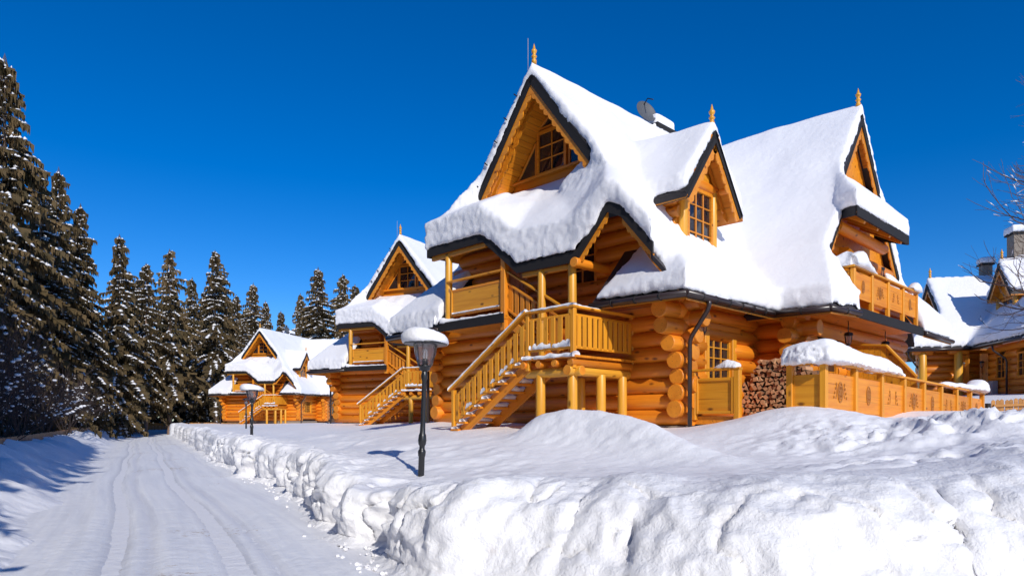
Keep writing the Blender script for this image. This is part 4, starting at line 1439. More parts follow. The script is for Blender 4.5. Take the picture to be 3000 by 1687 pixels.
chalet, csnow, cstair = make_chalet()
TH1 = math.atan(0.97)
PLACES = [((4.0, 16.0), TH1, 0.0), ((-1.80, 34.78), 1.0956, .024), ((-22.75, 73.10), 1.3437, .09)]
LAB = [("large honey-coloured log chalet nearest the camera, behind the big lamp post",
        "thick snow blanket on the roof of the nearest log chalet", "snow lying on the stair treads and rails of the nearest chalet"),
       ("middle log chalet, its right half hidden behind the nearest chalet",
        "thick snow blanket on the roof of the middle chalet", "snow lying on the stair treads and rails of the middle chalet"),
       ("farthest log chalet, smallest in view, beside the spruces at the road's end",
        "snow blanket on the roof of the farthest chalet", "snow lying on the stair treads and rails of the farthest chalet")]
trees_of = []
for i, ((x, y), th, dz) in enumerate(PLACES):
    if i == 0:
        r_, s_, t_ = chalet, csnow, cstair
    else:
        r_, s_, t_ = copy_tree(chalet), csnow.copy(), cstair.copy()
        COL.objects.link(s_); COL.objects.link(t_)
    trees_of.append((r_, s_, t_))
for i, ((x, y), th, dz) in enumerate(PLACES):
    r_, s_, t_ = trees_of[i]
    r_.location = (x, y, ZB + dz); r_.rotation_euler = (0, 0, th - PI / 2)
    for o in (s_, t_):
        o.location = (x, y, dz); o.rotation_euler = (0, 0, th - PI / 2)
    tag(r_, LAB[i][0], "chalet", "log chalets along the snowy road")
    tag(s_, LAB[i][1], "snow", "roof snow of the chalets")
    tag(t_, LAB[i][2], "snow", "stair snow of the chalets", "stuff")
    if "_zb" in r_: del r_["_zb"]

U1 = Vector((math.sin(TH1), -math.cos(TH1), 0)); V1 = Vector((math.cos(TH1), math.sin(TH1), 0)); O1 = Vector((4.0, 16.0, 0))
def L1(a, b, z): return O1 + U1 * a + V1 * b + Vector((0, 0, z))

# ---------------------------------------------------------------- the chalet at the right edge
def right_chalet():
    E4, N4, A4 = Vector((.98, -.199, 0)), Vector((.199, .98, 0)), Vector((25.05, 41.0, 0))
    base = 3.0
    root = empty("log_chalet", A4 + E4 * 3 + N4 * -3 + Vector((0, 0, base)))
    inv = Matrix.Translation(root.location).inverted()
    def P(e, w, z): return A4 + E4 * e + N4 * w + Vector((0, 0, z))
    def own(o):
        o.parent = root; o.matrix_basis = inv @ o.matrix_basis
        return o
    def BM(nm, p, q, w, h, mat, up=(0, 0, 1)): return own(beam(nm, p, q, w, h, mat, None, up))
    def LG(p, q, seed, nm="log", r=.20, mat="log"): return own(logo(nm, p, q, r, None, mat, seed))
    # walls
    own(prism("inner_wall", [P(.6, -2.4, base - .5), P(1.9, -2.4, base - .5), P(1.9, -10, base - .5), P(8, -10, base - .5), P(8, 2, base - .5), P(.6, 2, base - .5)], (0, 0, 3.1), "bark_dark"))
    for i in range(8):
        z = base + .1 + .37 * i
        LG(P(-1.6, -2.6, z), P(2.0, -2.6, z), i)
        zz = z - .185
        if 3.9 < zz < 5.2:
            for w0, w1 in ((-2.2, -4.6), (-5.5, -6.7), (-7.6, -10)):
                LG(P(1.72, w0, zz), P(1.72, w1, zz), i)
        else:
            LG(P(1.72, -2.2, zz), P(1.72, -10.2, zz), i)
    for w in (-5.05, -7.15):
        own(window("window", P(1.62, w, 4.5), N4, .95, 1.25, 2, 3, None, -E4, "plank"))
    for (e, w) in ((-1.55, -3.35), (.25, -3.35)):
        LG(P(e, w, base - .3), P(e, w, 5.5), 2, "post", .21, "pine_post")
        LG(P(e - .5, w, 5.52), P(e + .5, w, 5.52), 1, "bracket_log", .17)
    for e, w in ((.75, -2.95), (1.42, -3.6)):
        o = BM("carved_board", P(e, w, base - .1), P(e, w, 5.35), .42, .08, "plank", up=(-E4 - N4))
        ornament(o, (1.5, .05, 0), .3, 1)
        o2 = lantern(None, P(e - .2, w - .2, 4.95), 0.0)
        own(o2)
    own(prism("meter_box", [P(1.25, -4.4, base - .1), P(1.5, -4.4, base - .1), P(1.5, -4.9, base - .1), P(1.25, -4.9, base - .1)], (0, 0, .9), "metal_box"))
    # roof
    F4 = [[P(-.1, 0, 10.0), P(6, 0, 10.0), P(6, -3.7, 5.75), P(-2.3, -3.7, 5.7), P(-.1, -2.1, 7.5)],
          [P(-.1, 0, 10.0), P(-.1, 2.1, 7.5), P(-2.3, 3.7, 5.7), P(6, 3.7, 5.75), P(6, 0, 10.0)],
          [P(-.05, -2.1, 7.5), P(-2.3, -3.7, 5.7), P(-2.3, 3.7, 5.7), P(-.05, 2.1, 7.5)],
          [P(6.2, -11, 11.3), P(6.2, 1, 11.3), P(.8, 1, 5.72), P(.8, -11, 5.72)],
          [P(6.2, -11, 11.3), P(11.5, -11, 5.72), P(11.5, 1, 5.72), P(6.2, 1, 11.3)]]
    D4 = [[P(2.1, -3.65, 10.25), P(2.1, -4.95, 8.45), P(3.6, -4.95, 8.45), P(5.4, -3.65, 10.25)], [P(2.1, -3.65, 10.25), P(5.4, -3.65, 10.25), P(3.6, -2.35, 8.45), P(2.1, -2.35, 8.45)]]
    for q in F4 + D4:
        own(prism("roof_panel", q, (0, 0, -.13), "shingle"))
        own(prism("soffit", [v + Vector((0, 0, -.14)) for v in q], (0, 0, -.04), "plank"))
    def RK(p, q, out, w=.26):
        d = (q - p).normalized(); dn = out.cross(d)
        if dn.z > 0: dn = -dn
        own(prism("verge_board", [p, q, q + dn * w, p + dn * w], -out * .08, "fascia"))
        own(scallop("carved_trim", p + dn * w - out * .03, q + dn * w - out * .03, dn, .12, .06, 10, -out * .03, "plank", None))
    W = -E4
    RK(P(-.12, 0, 10.0), P(-.12, -2.15, 7.45), W); RK(P(-.12, 0, 10.0), P(-.12, 2.15, 7.45), W)
    RK(P(2.08, -3.65, 10.25), P(2.08, -4.98, 8.42), W, .2); RK(P(2.08, -3.65, 10.25), P(2.08, -2.32, 8.42), W, .2)
    own(prism("gable_wall", [P(.55, 0, 9.7), P(.55, -2.0, 7.3), P(.55, 2.0, 7.3)], E4 * .06, "plank"))
    own(prism("dormer_gable", [P(2.5, -3.65, 9.95), P(2.5, -4.7, 8.4), P(2.5, -2.6, 8.4)], E4 * .06, "plank"))
    own(prism("dormer_wall", [P(2.6, -4.6, 6.8), P(2.6, -2.7, 6.8), P(2.6, -2.7, 8.4), P(2.6, -4.6, 8.4)], E4 * .8, "plank"))
    for w in (-4.55, -2.75):
        LG(P(2.5, w, 6.9), P(2.5, w, 8.4), 1, "dormer_post", .12, "pine_post")
    own(window("window", P(2.55, -3.65, 7.65), N4, 1.3, 1.3, 2, 3, None, W, "plank"))
    for (p, q) in ((P(-2.35, -3.75, 5.6), P(.75, -3.75, 5.62)), (P(.75, -3.75, 5.62), P(.75, -10.8, 5.62)), (P(-2.35, -3.75, 5.6), P(-2.35, 3.7, 5.6))):
        own(tube("gutter", [p, q], .08, "gutter", None, 8))
    own(tube("downpipe", [P(-2.35, -3.6, 5.55), P(-2.3, -3.5, 5.3), P(-1.7, -3.2, 4.6), P(-1.65, -3.1, 4.4), P(-1.65, -3.1, base - .3)], .05, "gutter", None, 8))
    own(tube("downpipe", [P(.75, -6, 5.55), P(.8, -6, 5.3), P(1.35, -6, 4.9), P(1.42, -6, 4.7), P(1.42, -6, base - .3)], .05, "gutter", None, 8))
    for (e, w, z0, z1, hw) in ((3.25, .5, 9.2, 10.95, .26), (4.05, -1.5, 8.6, 12.2, .40)):
        c = own(prism("chimney", [P(e - hw, w - hw, z0), P(e + hw, w - hw, z0), P(e + hw, w + hw, z0), P(e - hw, w + hw, z0)], (0, 0, z1 - z0), "stone"))
        h2 = hw + .1
        own(prism("chimney_cap", [P(e - h2, w - h2, z1 + .01), P(e + h2, w - h2, z1 + .01), P(e + h2, w + h2, z1 + .01), P(e - h2, w + h2, z1 + .01)], (0, 0, .1), "fascia"))
    own(finial(None, P(.05, 0, 10.25), .9)); own(finial(None, P(2.25, -3.65, 10.45), .8))
    tag(root, "log chalet at the right edge with two stone chimneys and a shaded snowy roof", "chalet", "log chalets along the snowy road")
    S = []
    for q, t in ((F4[0], [.34, .4, .5, .5, .42]), (F4[1], [.34, .4, .5, .5, .4]), (F4[2], .42), (F4[3], [.4, .4, .5, .5]), (F4[4], .45)):
        snow_solid(S, [tuple(v) for v in q], t)
    for q in D4:
        snow_solid(S, [tuple(v) for v in q], .34)
    for (e, w, z, hw) in ((3.25, .5, 11.05, .36), (4.05, -1.5, 12.3, .50)):
        snow_solid(S, [tuple(P(e - hw, w - hw, z)), tuple(P(e + hw, w - hw, z)), tuple(P(e + hw, w + hw, z)), tuple(P(e - hw, w + hw, z))], .42, lift=0)
    o = melt("roof_snow", S, "snow_roof", voxel=.10, it=8, amp=.04, amp2=.04)
    tag(o, "snow on the roof and chimneys of the chalet at the right edge", "snow", "roof snow of the chalets")
right_chalet()

# ---------------------------------------------------------------- terrace railing, gate, privacy screen, firewood
def railing():
    root = empty("terrace_railing", L1(3.23, 0, 1.7))
    inv = Matrix.Translation(root.location).inverted()
    def B(name, p, q, w, h, mat, par=None, up=(0, 0, 1)):
        o = beam(name, p, q, w, h, mat, None, up)
        o.parent = par or root
        o.matrix_basis = inv @ o.matrix_basis
        return o
    zr = lambda b: 2.88 - .020 * b
    n = 8; sp = 13.3 / n
    # first bay along the front
    B("post", L1(2.55, 0, 1.5), L1(2.55, 0, 2.84), .13, .13, "pine", up=U1)
    B("top_rail", L1(2.45, 0, 2.86), L1(3.16, 0, 2.86), .17, .05, "pine")
    B("panel", L1(2.62, .01, 2.18), L1(3.16, .01, 2.18), .035, .92, "pine")
    for i in range(n + 1):
        b = i * sp
        B("post", L1(3.23, b, 1.4), L1(3.23, b, zr(b) - .03), .13, .13, "pine", up=U1)
    B("top_rail", L1(3.23, -.08, zr(0)), L1(3.23, 13.36, zr(13.3)), .18, .05, "pine")
    for i in range(n):
        b0, b1 = i * sp + .07, (i + 1) * sp - .07
        zc = zr(b0) - .63
        p = B("panel", L1(3.22, b0, zc), L1(3.22, b1, zc - .03), .035, .86, "plank")
        ornament(p, ((b1 - b0) / 2, -.024, .06), .22, (i * 2 + 1) % 3)
    tag(root, "long golden panelled terrace railing in front of the nearest chalet's right side", "railing")
    r2 = empty("terrace_gate", L1(.8, 0, 1.7))
    inv = Matrix.Translation(r2.location).inverted()
    for a in (.30, 1.38):
        B("post", L1(a, 0, 1.72), L1(a, 0, 2.82), .14, .14, "pine", r2, up=U1)
    B("top_rail", L1(.05, 0, 2.85), L1(1.46, 0, 2.85), .17, .05, "pine", r2)
    B("panel", L1(.37, .01, 2.26), L1(1.31, .01, 2.26), .04, .80, "pine", r2)
    B("panel_frame", L1(.37, -.02, 2.63), L1(1.31, -.02, 2.63), .05, .07, "pine", r2)
    B("panel_frame", L1(.37, -.02, 1.89), L1(1.31, -.02, 1.89), .05, .07, "pine", r2)
    for a in (.40, 1.28):
        B("panel_frame", L1(a, -.022, 1.86), L1(a, -.022, 2.66), .07, .05, "pine", r2, up=U1)
    tag(r2, "short plain wooden railing panel between the downpipe and the firewood", "railing")
    pts = [L1(1.3, 6.6, 1.7), L1(3.1, 6.6, 1.7), L1(3.1, 6.6, 2.85), L1(2.35, 6.6, 3.75), L1(1.3, 6.6, 3.85)]
    sc = empty("privacy_screen", L1(2.2, 6.6, 1.7))
    inv = Matrix.Translation(sc.location).inverted()
    # vertical boards
    nb = 12
    for i in range(nb):
        a0 = 1.3 + 1.8 * i / nb; a1 = a0 + 1.8 / nb - .008
        def top(a): return 3.85 - (a - 1.3) / 1.05 * .1 if a < 2.35 else 3.75 - (a - 2.35) / .75 * .9
        o = prism("board", [L1(a0, 6.6, 1.6), L1(a1, 6.6, 1.6), L1(a1, 6.6, top(a1)), L1(a0, 6.6, top(a0))], V1 * .04, "pine")
        o.parent = sc; o.matrix_basis = inv @ o.matrix_basis
    for p, q in ((pts[4], pts[3]), (pts[3], pts[2])):
        B("cap_board", p + Vector((0, 0, .03)), q + Vector((0, 0, .03)), .12, .06, "pine", sc)
    tag(sc, "tall sloped board screen standing on the terrace behind the railing", "screen")
    # terrace floor
    tf = prism("terrace", [L1(.2, .05, 1.62), L1(3.2, .05, 1.62), L1(3.2, 13.2, 1.62), L1(1.0, 13.2, 1.62), L1(1.0, 3.4, 1.62), L1(.2, 3.4, 1.62)], (0, 0, .18), "plank")
    tag(tf, kind="structure")
    # snow on the railing
    rr = random.Random(11)
    P, W, H = dense([L1(2.5, -.02, 2.885), L1(2.8, -.03, 2.885), L1(3.2, -.02, 2.89), L1(3.24, .9, 2.87), L1(3.24, 2.0, 2.85), L1(3.24, 3.2, 2.83), L1(3.24, 4.2, 2.81), L1(3.24, 5.0, 2.80)],
                    [.55, .72, .74, .60, .52, .48, .42, .14], [.34, .42, .46, .42, .34, .34, .26, .03], .09)
    S = [snow_ridge_data(P, W, H, rr, 11, .04)]
    o = melt("railing_snow", S, "snow_small", voxel=.035, it=4, amp=.06, amp2=.04)
    tag(o, "long thick snow roll on the near corner of the golden terrace railing", "snow")
    P, W, H = dense([L1(3.23, 8.2, 2.745), L1(3.23, 10.5, 2.70), L1(3.23, 12.0, 2.67), L1(3.23, 12.6, 2.66), L1(3.23, 13.3, 2.65)], [.16, .26, .5, .7, .45], [.05, .16, .20, .40, .22], .1)
    o = melt("railing_snow", [snow_ridge_data(P, W, H, rr, 11, .06)], "snow_small", voxel=.04, it=3, amp=.05, amp2=.03)
    tag(o, "snow heap on the far end of the golden terrace railing", "snow")
    P, W, H = dense([L1(.8, 0, 2.875), L1(1.15, 0, 2.875), L1(1.42, 0, 2.875)], [.1, .26, .2], [.03, .20, .10], .06)
    o = melt("railing_snow", [snow_ridge_data(P, W, H, rr, 9, .06)], "snow_small", voxel=.03, it=3, amp=.03, amp2=.02)
    tag(o, "small pointed snow cap on the short railing panel by the downpipe", "snow")
railing()

def firewood():
    rr = random.Random(5)
    meshes = []
    for k in range(10):
        n = rr.choice((3, 3, 4, 4, 5))
        r0 = rr.uniform(.062, .088)
        a0 = rr.random() * 6
        sec = [(r0 * rr.uniform(.8, 1.2) * math.cos(a0 + 2 * PI * i / n), r0 * rr.uniform(.8, 1.2) * math.sin(a0 + 2 * PI * i / n)) for i in range(n)]
        Lg = .42
        vs = [(x, 0, z) for x, z in sec] + [(x, Lg, z) for x, z in sec]
        fs = [tuple(range(n)), tuple(reversed(range(n, 2 * n)))] + [(i, n + i, n + (i + 1) % n, (i + 1) % n) for i in range(n)]
        me = mesh_from("firewood", vs, fs, ["firewood", "bark_dark"], idx=[0, 0] + [0 if i % 2 else 1 for i in range(n)])
        bm = bmesh.new(); bm.from_mesh(me); bmesh.ops.recalc_face_normals(bm, faces=bm.faces); bm.to_mesh(me); bm.free()
        meshes.append(me)
    rot = math.atan2(U1.y, U1.x)
    d = .128
    k = 0
    for row in range(13):
        z = 1.86 + row * d * .86
        # outline: a heap, highest left of the middle, falling to the right and stepping down on the left
        amin = .42 if z > 2.72 else .02
        amax = 2.35 if z < 2.3 else 2.35 - (z - 2.3) * .55
        if z > 2.95: amin, amax = .52 + (z - 2.95) * .5, 1.95 - (z - 2.95) * 1.7
        a = amin + (row % 2) * d * .5
        while a < amax:
            p = L1(a + rr.uniform(-.02, .02), 2.55 + rr.uniform(-.05, .05), z + rr.uniform(-.02, .02))
            o = link("firewood", meshes[rr.randrange(10)], None, Matrix.Translation(p) @ Matrix.Rotation(rot, 4, 'Z') @ Matrix.Rotation(rr.uniform(0, 6.28), 4, 'Y'))
            tag(o, "split firewood log in the heap behind the terrace railing", "firewood", "split firewood heaped on the terrace")
            k += 1
            a += d
firewood()

# lumps of snow under the deck
rr = random.Random(8)
for (px, py, Y, w, lab) in ((1577, 1222, 16.2, .62, "left snow lump at the foot of the deck posts"), (1650, 1212, 15.6, .5, "right snow lump at the foot of the deck posts")):
    x = (px - CX) / F_PX * Y
    z = gz(x, Y) - .05
    P, W, H = dense([(x - w / 2, Y, z), (x, Y, z), (x + w / 2, Y - .1, z)], [.2, .42, .2], [.18, .30, .14], .06)
    tag(melt("snow_lump", [snow_ridge_data(P, W, H, rr, 9, .08)], "snow_small", voxel=.03, it=3, amp=.05, amp2=.03), lab, "snow")

# crumbs of snow broken off the ploughed bank
rr = random.Random(77)
cr_ = []
for i in range(420):
    a_ = rr.uniform(0, 1) ** 1.6
    yy = 6.2 + 26 * a_
    xr = np.interp(yy, [p[1] for p in RRAW[3:]], [p[0] for p in RRAW[3:]])
    xx = xr - abs(rr.gauss(0, .28)) - .02
    rad = rr.uniform(.01, .038) * (1.9 if rr.random() < .06 else 1)
    n0 = len(cr_)
    vs, fs = [], []
    for k in range(4):
        th_ = PI * k / 3
        for j in range(6):
            q = rad * rr.uniform(.65, 1.3); a2 = j * PI / 3
            vs.append((xx + q * math.sin(th_) * math.cos(a2), yy + q * math.sin(th_) * math.sin(a2), .01 + rad * .4 + q * .8 * math.cos(th_)))
    for k in range(3):
        for j in range(6):
            fs.append((k * 6 + j, (k + 1) * 6 + j, (k + 1) * 6 + (j + 1) % 6, k * 6 + (j + 1) % 6))
    cr_.append((vs, fs))
vs, fs = merge(cr_)
tag(link("snow_crumbs", mesh_from("snow_crumbs", vs, fs, "snow_small")), "crumbs of snow scattered along the foot of the ploughed bank", "snow", kind="stuff")

# ---------------------------------------------------------------- street lamps
def street_lamp(px, Ybase, zbase, ztop, tilt, label, snow=True, head=1.0, slab=None):
    x = (px - CX) / F_PX * Ybase
    H = ztop - zbase
    root = empty("street_lamp", (x, Ybase, zbase))
    root.rotation_euler = (0, tilt, .4)
    hz = H - .52 * head                                   # base of the glass
    # fluted post with collars
    vs, fs = [], []
    prof = [(.050, -.8), (.050, .42), (.060, .44), (.066, .50), (.058, .53), (.045, .55), (.045, .60), (.062, .63), (.070, .70), (.060, .78), (.044, .82), (.040, 1.0), (.036, hz - .26), (.052, hz - .22), (.058, hz - .17), (.048, hz - .12), (.042, hz - .10)]
    n = 24
    for r, z in prof:
        for j in range(n):
            a = 2 * PI * j / n
            rr_ = r * (1 + (.07 * math.cos(8 * a) if 0.8 < z < hz - .25 or z < .43 else 0))
            vs.append((rr_ * math.cos(a), rr_ * math.sin(a), z))
    for i in range(len(prof) - 1):
        for j in range(n):
            fs.append((i * n + j, i * n + (j + 1) % n, (i + 1) * n + (j + 1) % n, (i + 1) * n + j))
    link("post", mesh_from("post", vs, fs, "lamp_black", True), root)
    s = head
    lathe("collar", [(.045 * s, hz - .10), (.085 * s, hz - .07), (.09 * s, hz - .03), (.11 * s, hz - .02), (.11 * s, hz), (.05 * s, hz + .005), (.05 * s, hz + .10), (.046 * s, hz + .11)], "lamp_black", root, 20)
    lathe("glass", [(.115 * s, hz), (.14 * s, hz + .06), (.175 * s, hz + .20), (.20 * s, hz + .36 * s)], "lamp_glass", root, 16, smooth=False)
    for k in range(6):
        a = 2 * PI * k / 6
        tube("glass_rib", [(.118 * s * math.cos(a), .118 * s * math.sin(a), hz), (.178 * s * math.cos(a), .178 * s * math.sin(a), hz + .20), (.202 * s * math.cos(a), .202 * s * math.sin(a), hz + .36)], .006, "lamp_glass", root, 4)
    for dx in (-.02, .02):
        tube("bulb", [(dx, 0, hz + .11), (dx, 0, hz + .26), (0, 0, hz + .285)], .016, "bulb", root, 8)
    lathe("shade", [(.20 * s, hz + .355), (.345 * s, hz + .345), (.355 * s, hz + .36), (.34 * s, hz + .375), (.20 * s, hz + .44), (.05 * s, hz + .47), (.01, hz + .475)], ["lamp_white"], root, 32)
    lathe("shade_rim", [(.346 * s, hz + .345), (.362 * s, hz + .352), (.362 * s, hz + .372), (.346 * s, hz + .378)], "lamp_black", root, 32)
    lathe("shade_top", [(.352 * s, hz + .376), (.21 * s, hz + .446), (.05 * s, hz + .478), (.005, hz + .483)], "lamp_black", root, 32)
    tag(root, label, "street lamp", "black street lamps along the road")
    if snow:
        vs, fs = [], []
        rr = random.Random(int(px))
        nr, na = 7, 30
        top = hz + .36
        prof = [(.365, .0), (.385, .05), (.38, .11), (.335, .165), (.25, .20), (.13, .215), (.02, .215)]
        M = root.matrix_basis if False else Matrix.Translation((x, Ybase, zbase)) @ Matrix.Rotation(.4, 4, 'Z') @ Matrix.Rotation(tilt, 4, 'Y')
        for r, z in prof:
            for j in range(na):
                a = 2 * PI * j / na
                q = 1 + .05 * math.sin(2 * a + 1) + .03 * math.sin(5 * a) + rr.uniform(-.012, .012)
                lean = .035 * math.cos(a - .6) * (1 - r / .4)
                vs.append((r * s * q * math.cos(a) - .04 * z, r * s * q * math.sin(a), top + z * (1 + .35 * math.cos(a + 2.6) * (r / .38)) + rr.uniform(-.006, .006)))
        for i in range(nr - 1):
            for j in range(na):
                fs.append((i * na + j, i * na + (j + 1) % na, (i + 1) * na + (j + 1) % na, (i + 1) * na + j))
        fs.append(tuple(range((nr - 1) * na, nr * na)))
        fs.append(tuple(reversed(range(na))))
        o = link("lamp_snow", mesh_from("lamp_snow", vs, fs, "snow_small", True))
        o.matrix_basis = M
        tag(o, slab, "snow", "snow caps on the lamps")
    return root

def zpix(py, Y): return EYE - (py - CY) * Y / F_PX
street_lamp(1233, 11.3, zpix(1412, 11.3), zpix(978, 11.3), .035, "tall black fluted lamp post with clear glass, largest and nearest", head=1.0, slab="thick round snow cap on the nearest lamp's shade")
street_lamp(737, 25.5, zpix(1288, 25.5), zpix(1128, 25.5), .012, "black lamp post in front of the farthest chalet, snow-capped", head=1.08, slab="snow cap on the lamp in front of the farthest chalet")
street_lamp(721, 47.0, zpix(1243, 47), zpix(1172, 47), 0.0, "thin distant lamp post without snow cap beside the farthest chalet's stairs", snow=False, head=.62)

# ---------------------------------------------------------------- wooden fences
def picket_mesh(h, w, mat, pointed=True):
    t = .022
    vs = [(-w/2, 0, 0), (w/2, 0, 0), (w/2, 0, h - .04), (0, 0, h), (-w/2, 0, h - .04)]
    vs = vs + [(x, t, z) for x, _, z in vs]
    fs = [(0, 1, 2, 3, 4), (9, 8, 7, 6, 5)] + [(i, 5 + i, 5 + (i + 1) % 5, (i + 1) % 5) for i in range(5)]
    me = mesh_from("picket", vs, fs, mat)
    bm = bmesh.new(); bm.from_mesh(me); bmesh.ops.recalc_face_normals(bm, faces=bm.faces); bm.to_mesh(me); bm.free()
    return me

def fence(p, q, zt0, zt1, h, mat, label, step, maxp=300, w=.11):
    p, q = Vector((*p, 0)), Vector((*q, 0))
    d = (q - p).normalized(); L = (q - p).length
    ang = math.atan2(d.y, d.x)
    root = empty("picket_fence", (p.x, p.y, zt0 - h))
    inv = Matrix.Translation(root.location).inverted()
    me = picket_mesh(h, w, mat)
    n = int(L / step)
    rr = random.Random(int(L))
    rest = []
    for i in range(n):
        c = p + d * (i * step)
        z = zt0 + (zt1 - zt0) * i / n - h + rr.uniform(-.02, .02)
        M = Matrix.Translation((c.x, c.y, z)) @ Matrix.Rotation(ang, 4, 'Z') @ Matrix.Rotation(rr.uniform(-.02, .02), 4, 'Y')
        if i < maxp:
            o = link("picket", me, root, inv @ M)
        else:
            rest.append(([inv @ M @ v.co for v in me.vertices], [tuple(f.vertices) for f in me.polygons]))
    if rest:
        vs, fs = merge(rest)
        o = link("picket_row", mesh_from("picket_row", vs, fs, mat), root); o["kind"] = "stuff"
    for k, dz in enumerate((.28, .75)):
        o = beam("fence_rail", p + Vector((0, 0, zt0 - h + dz * h)) + d.cross(Vector((0, 0, -1))) * -.03, q + Vector((0, 0, zt1 - h + dz * h)) + d.cross(Vector((0, 0, -1))) * -.03, .05, .08, mat)
        o.parent = root; o.matrix_basis = inv @ o.matrix_basis
    tag(root, label, "fence")
    return root
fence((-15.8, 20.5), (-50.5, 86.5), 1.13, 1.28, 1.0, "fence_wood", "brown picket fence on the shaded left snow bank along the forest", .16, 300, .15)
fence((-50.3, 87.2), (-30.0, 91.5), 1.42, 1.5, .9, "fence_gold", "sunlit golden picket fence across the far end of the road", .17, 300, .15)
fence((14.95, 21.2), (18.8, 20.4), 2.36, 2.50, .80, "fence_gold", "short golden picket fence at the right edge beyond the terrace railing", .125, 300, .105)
pp = beam("fence_post", (14.78, 21.2, 1.3), (14.78, 21.2, 2.24), .12, .12, "fascia"); tag(pp, "dark fence post at the left end of the short golden picket fence", "fence post")

# ---------------------------------------------------------------- spruces
def spruce_meshes(seed, H, R, bare):
    """needles and snow of one spruce: drooping boughs in whorls, each a spray of small hanging twigs"""
    rr = random.Random(seed)
    nv, nf, sv, sf, bv = [], [], [], [], []
    z = bare * H
    top = H
    ph = 0.0
    lop = [rr.uniform(.58, 1.38) for _ in range(8)]
    while z < top - .25:
        t = (z - bare * H) / (H - bare * H)
        Lm = R * (1 - t) ** .78 * (.72 + .5 * min(1, t * 5 + .35)) + .12
        nb = 6 if t < .7 else 5
        ph += rr.uniform(.4, 1.2)
        for k in range(nb):
            if rr.random() < .16: continue
            az = ph + 2 * PI * k / nb + rr.uniform(-.25, .25)
            Lb = Lm * rr.uniform(.42, 1.22) * lop[int(az / (2 * PI) * 8) % 8]
            ca, sa = math.cos(az), math.sin(az)
            droop = (.62 - .66 * t) * rr.uniform(.6, 1.4)
            lift0 = .10 + .45 * t
            z0 = z + rr.uniform(-.18, .18)
            nseg = max(3, int(Lb / .30))
            def P(s): return (ca * Lb * s, sa * Lb * s, z0 + Lb * (lift0 * s - (droop + lift0) * s ** 1.7 + .16 * max(0, s - .75)))
            bv.append((P(0), P(.5), P(.97)))
            for i in range(nseg):
                s = (i + .55) / nseg
                x, y, zz = P(s)
                spread = Lb * .30 * (1 - .65 * s) + .10
                m = 9
                for j in range(m):
                    side = (j - (m - 1) / 2) / ((m - 1) / 2)
                    off = side * spread * rr.uniform(.35, 1.25)
                    ox, oy = -sa * off, ca * off
                    fw = rr.uniform(.0, .28) + abs(off) * .45
                    hx, hy = ca * fw, sa * fw
                    dn = rr.uniform(.08, .42) + .08 * abs(side)
                    wq = rr.uniform(.018, .05)
                    o = len(nv)
                    bx, by, bz = x + ox * .15, y + oy * .15, zz + rr.uniform(-.05, .04)
                    ex, ey, ez = x + ox + hx, y + oy + hy, zz - dn * .55
                    # a twig: two crossing slivers, the second one hanging
                    nv += [(bx, by, bz), (ex - ca * wq, ey - sa * wq, ez - .02), (ex + ca * wq * 1.3, ey + sa * wq * 1.3, ez + .03),
                           (ex, ey, ez - dn)]
                    nf += [(o, o + 1, o + 2), (o, o + 3, o + 2) if rr.random() < .75 else (o, o + 1, o + 3)]
                # snow loaf on the bough
                if rr.random() < .52 + .25 * s:
                    w = (spread * .46 + .05) * rr.uniform(.35, 1.15)
                    l = Lb / nseg * rr.uniform(.9, 2.0)
                    hgt = rr.uniform(.05, .15)
                    o = len(sv)
                    cx, cy, cz = x, y, zz + .03
                    jx = lambda: rr.uniform(-.06, .06)
                    dz_ = -(droop * .8) * l * .5
                    sv += [(cx - ca * l / 2 + jx(), cy - sa * l / 2 + jx(), cz - dz_), (cx - sa * w + jx(), cy + ca * w + jx(), cz - .06), (cx + ca * l / 2 + jx(), cy + sa * l / 2 + jx(), cz + dz_ - .03),
                           (cx + sa * w + jx(), cy - ca * w + jx(), cz - .06), (cx + jx() * .5, cy + jx() * .5, cz + hgt)]
                    sf += [(o, o + 4, o + 1), (o + 1, o + 4, o + 2), (o + 2, o + 4, o + 3), (o + 3, o + 4, o), (o, o + 1, o + 2, o + 3)]
        z += rr.uniform(.30, .62) * (1 - .40 * t)
    # leader
    o = len(nv)
    for k in range(6):
        a = k * PI / 3
        nv += [(0, 0, H + .1), (math.cos(a) * .22, math.sin(a) * .22, H - .65), (math.cos(a + .5) * .12, math.sin(a + .5) * .12, H - .5)]
        nf.append((o + 3 * k, o + 3 * k + 1, o + 3 * k + 2))
    needles = mesh_from("crown", nv, nf, "needles")
    snow = mesh_from("bough_snow", sv, sf, "snow_small")
    snow.polygons.foreach_set("use_smooth", [True] * len(sf))
    tv, tf = tube_data([(0, 0, -1.0), (0, 0, .4), (0.03, .02, H * .35), (0, 0, H * .75), (0, 0, H - .2)], [.34, .27, .20, .09, .02], 9)
    trunk = mesh_from("trunk", tv, tf, "bark", True)
    parts = []
    for a, b, c in bv:
        if rr.random() < (.9 if a[2] < H * .4 else .35):
            parts.append(tube_data([a, b, c], [.035, .022, .008], 3, False))
    lv, lf = merge(parts)
    limbs = mesh_from("limbs", lv, lf, "bark", False)
    return needles, snow, trunk, limbs

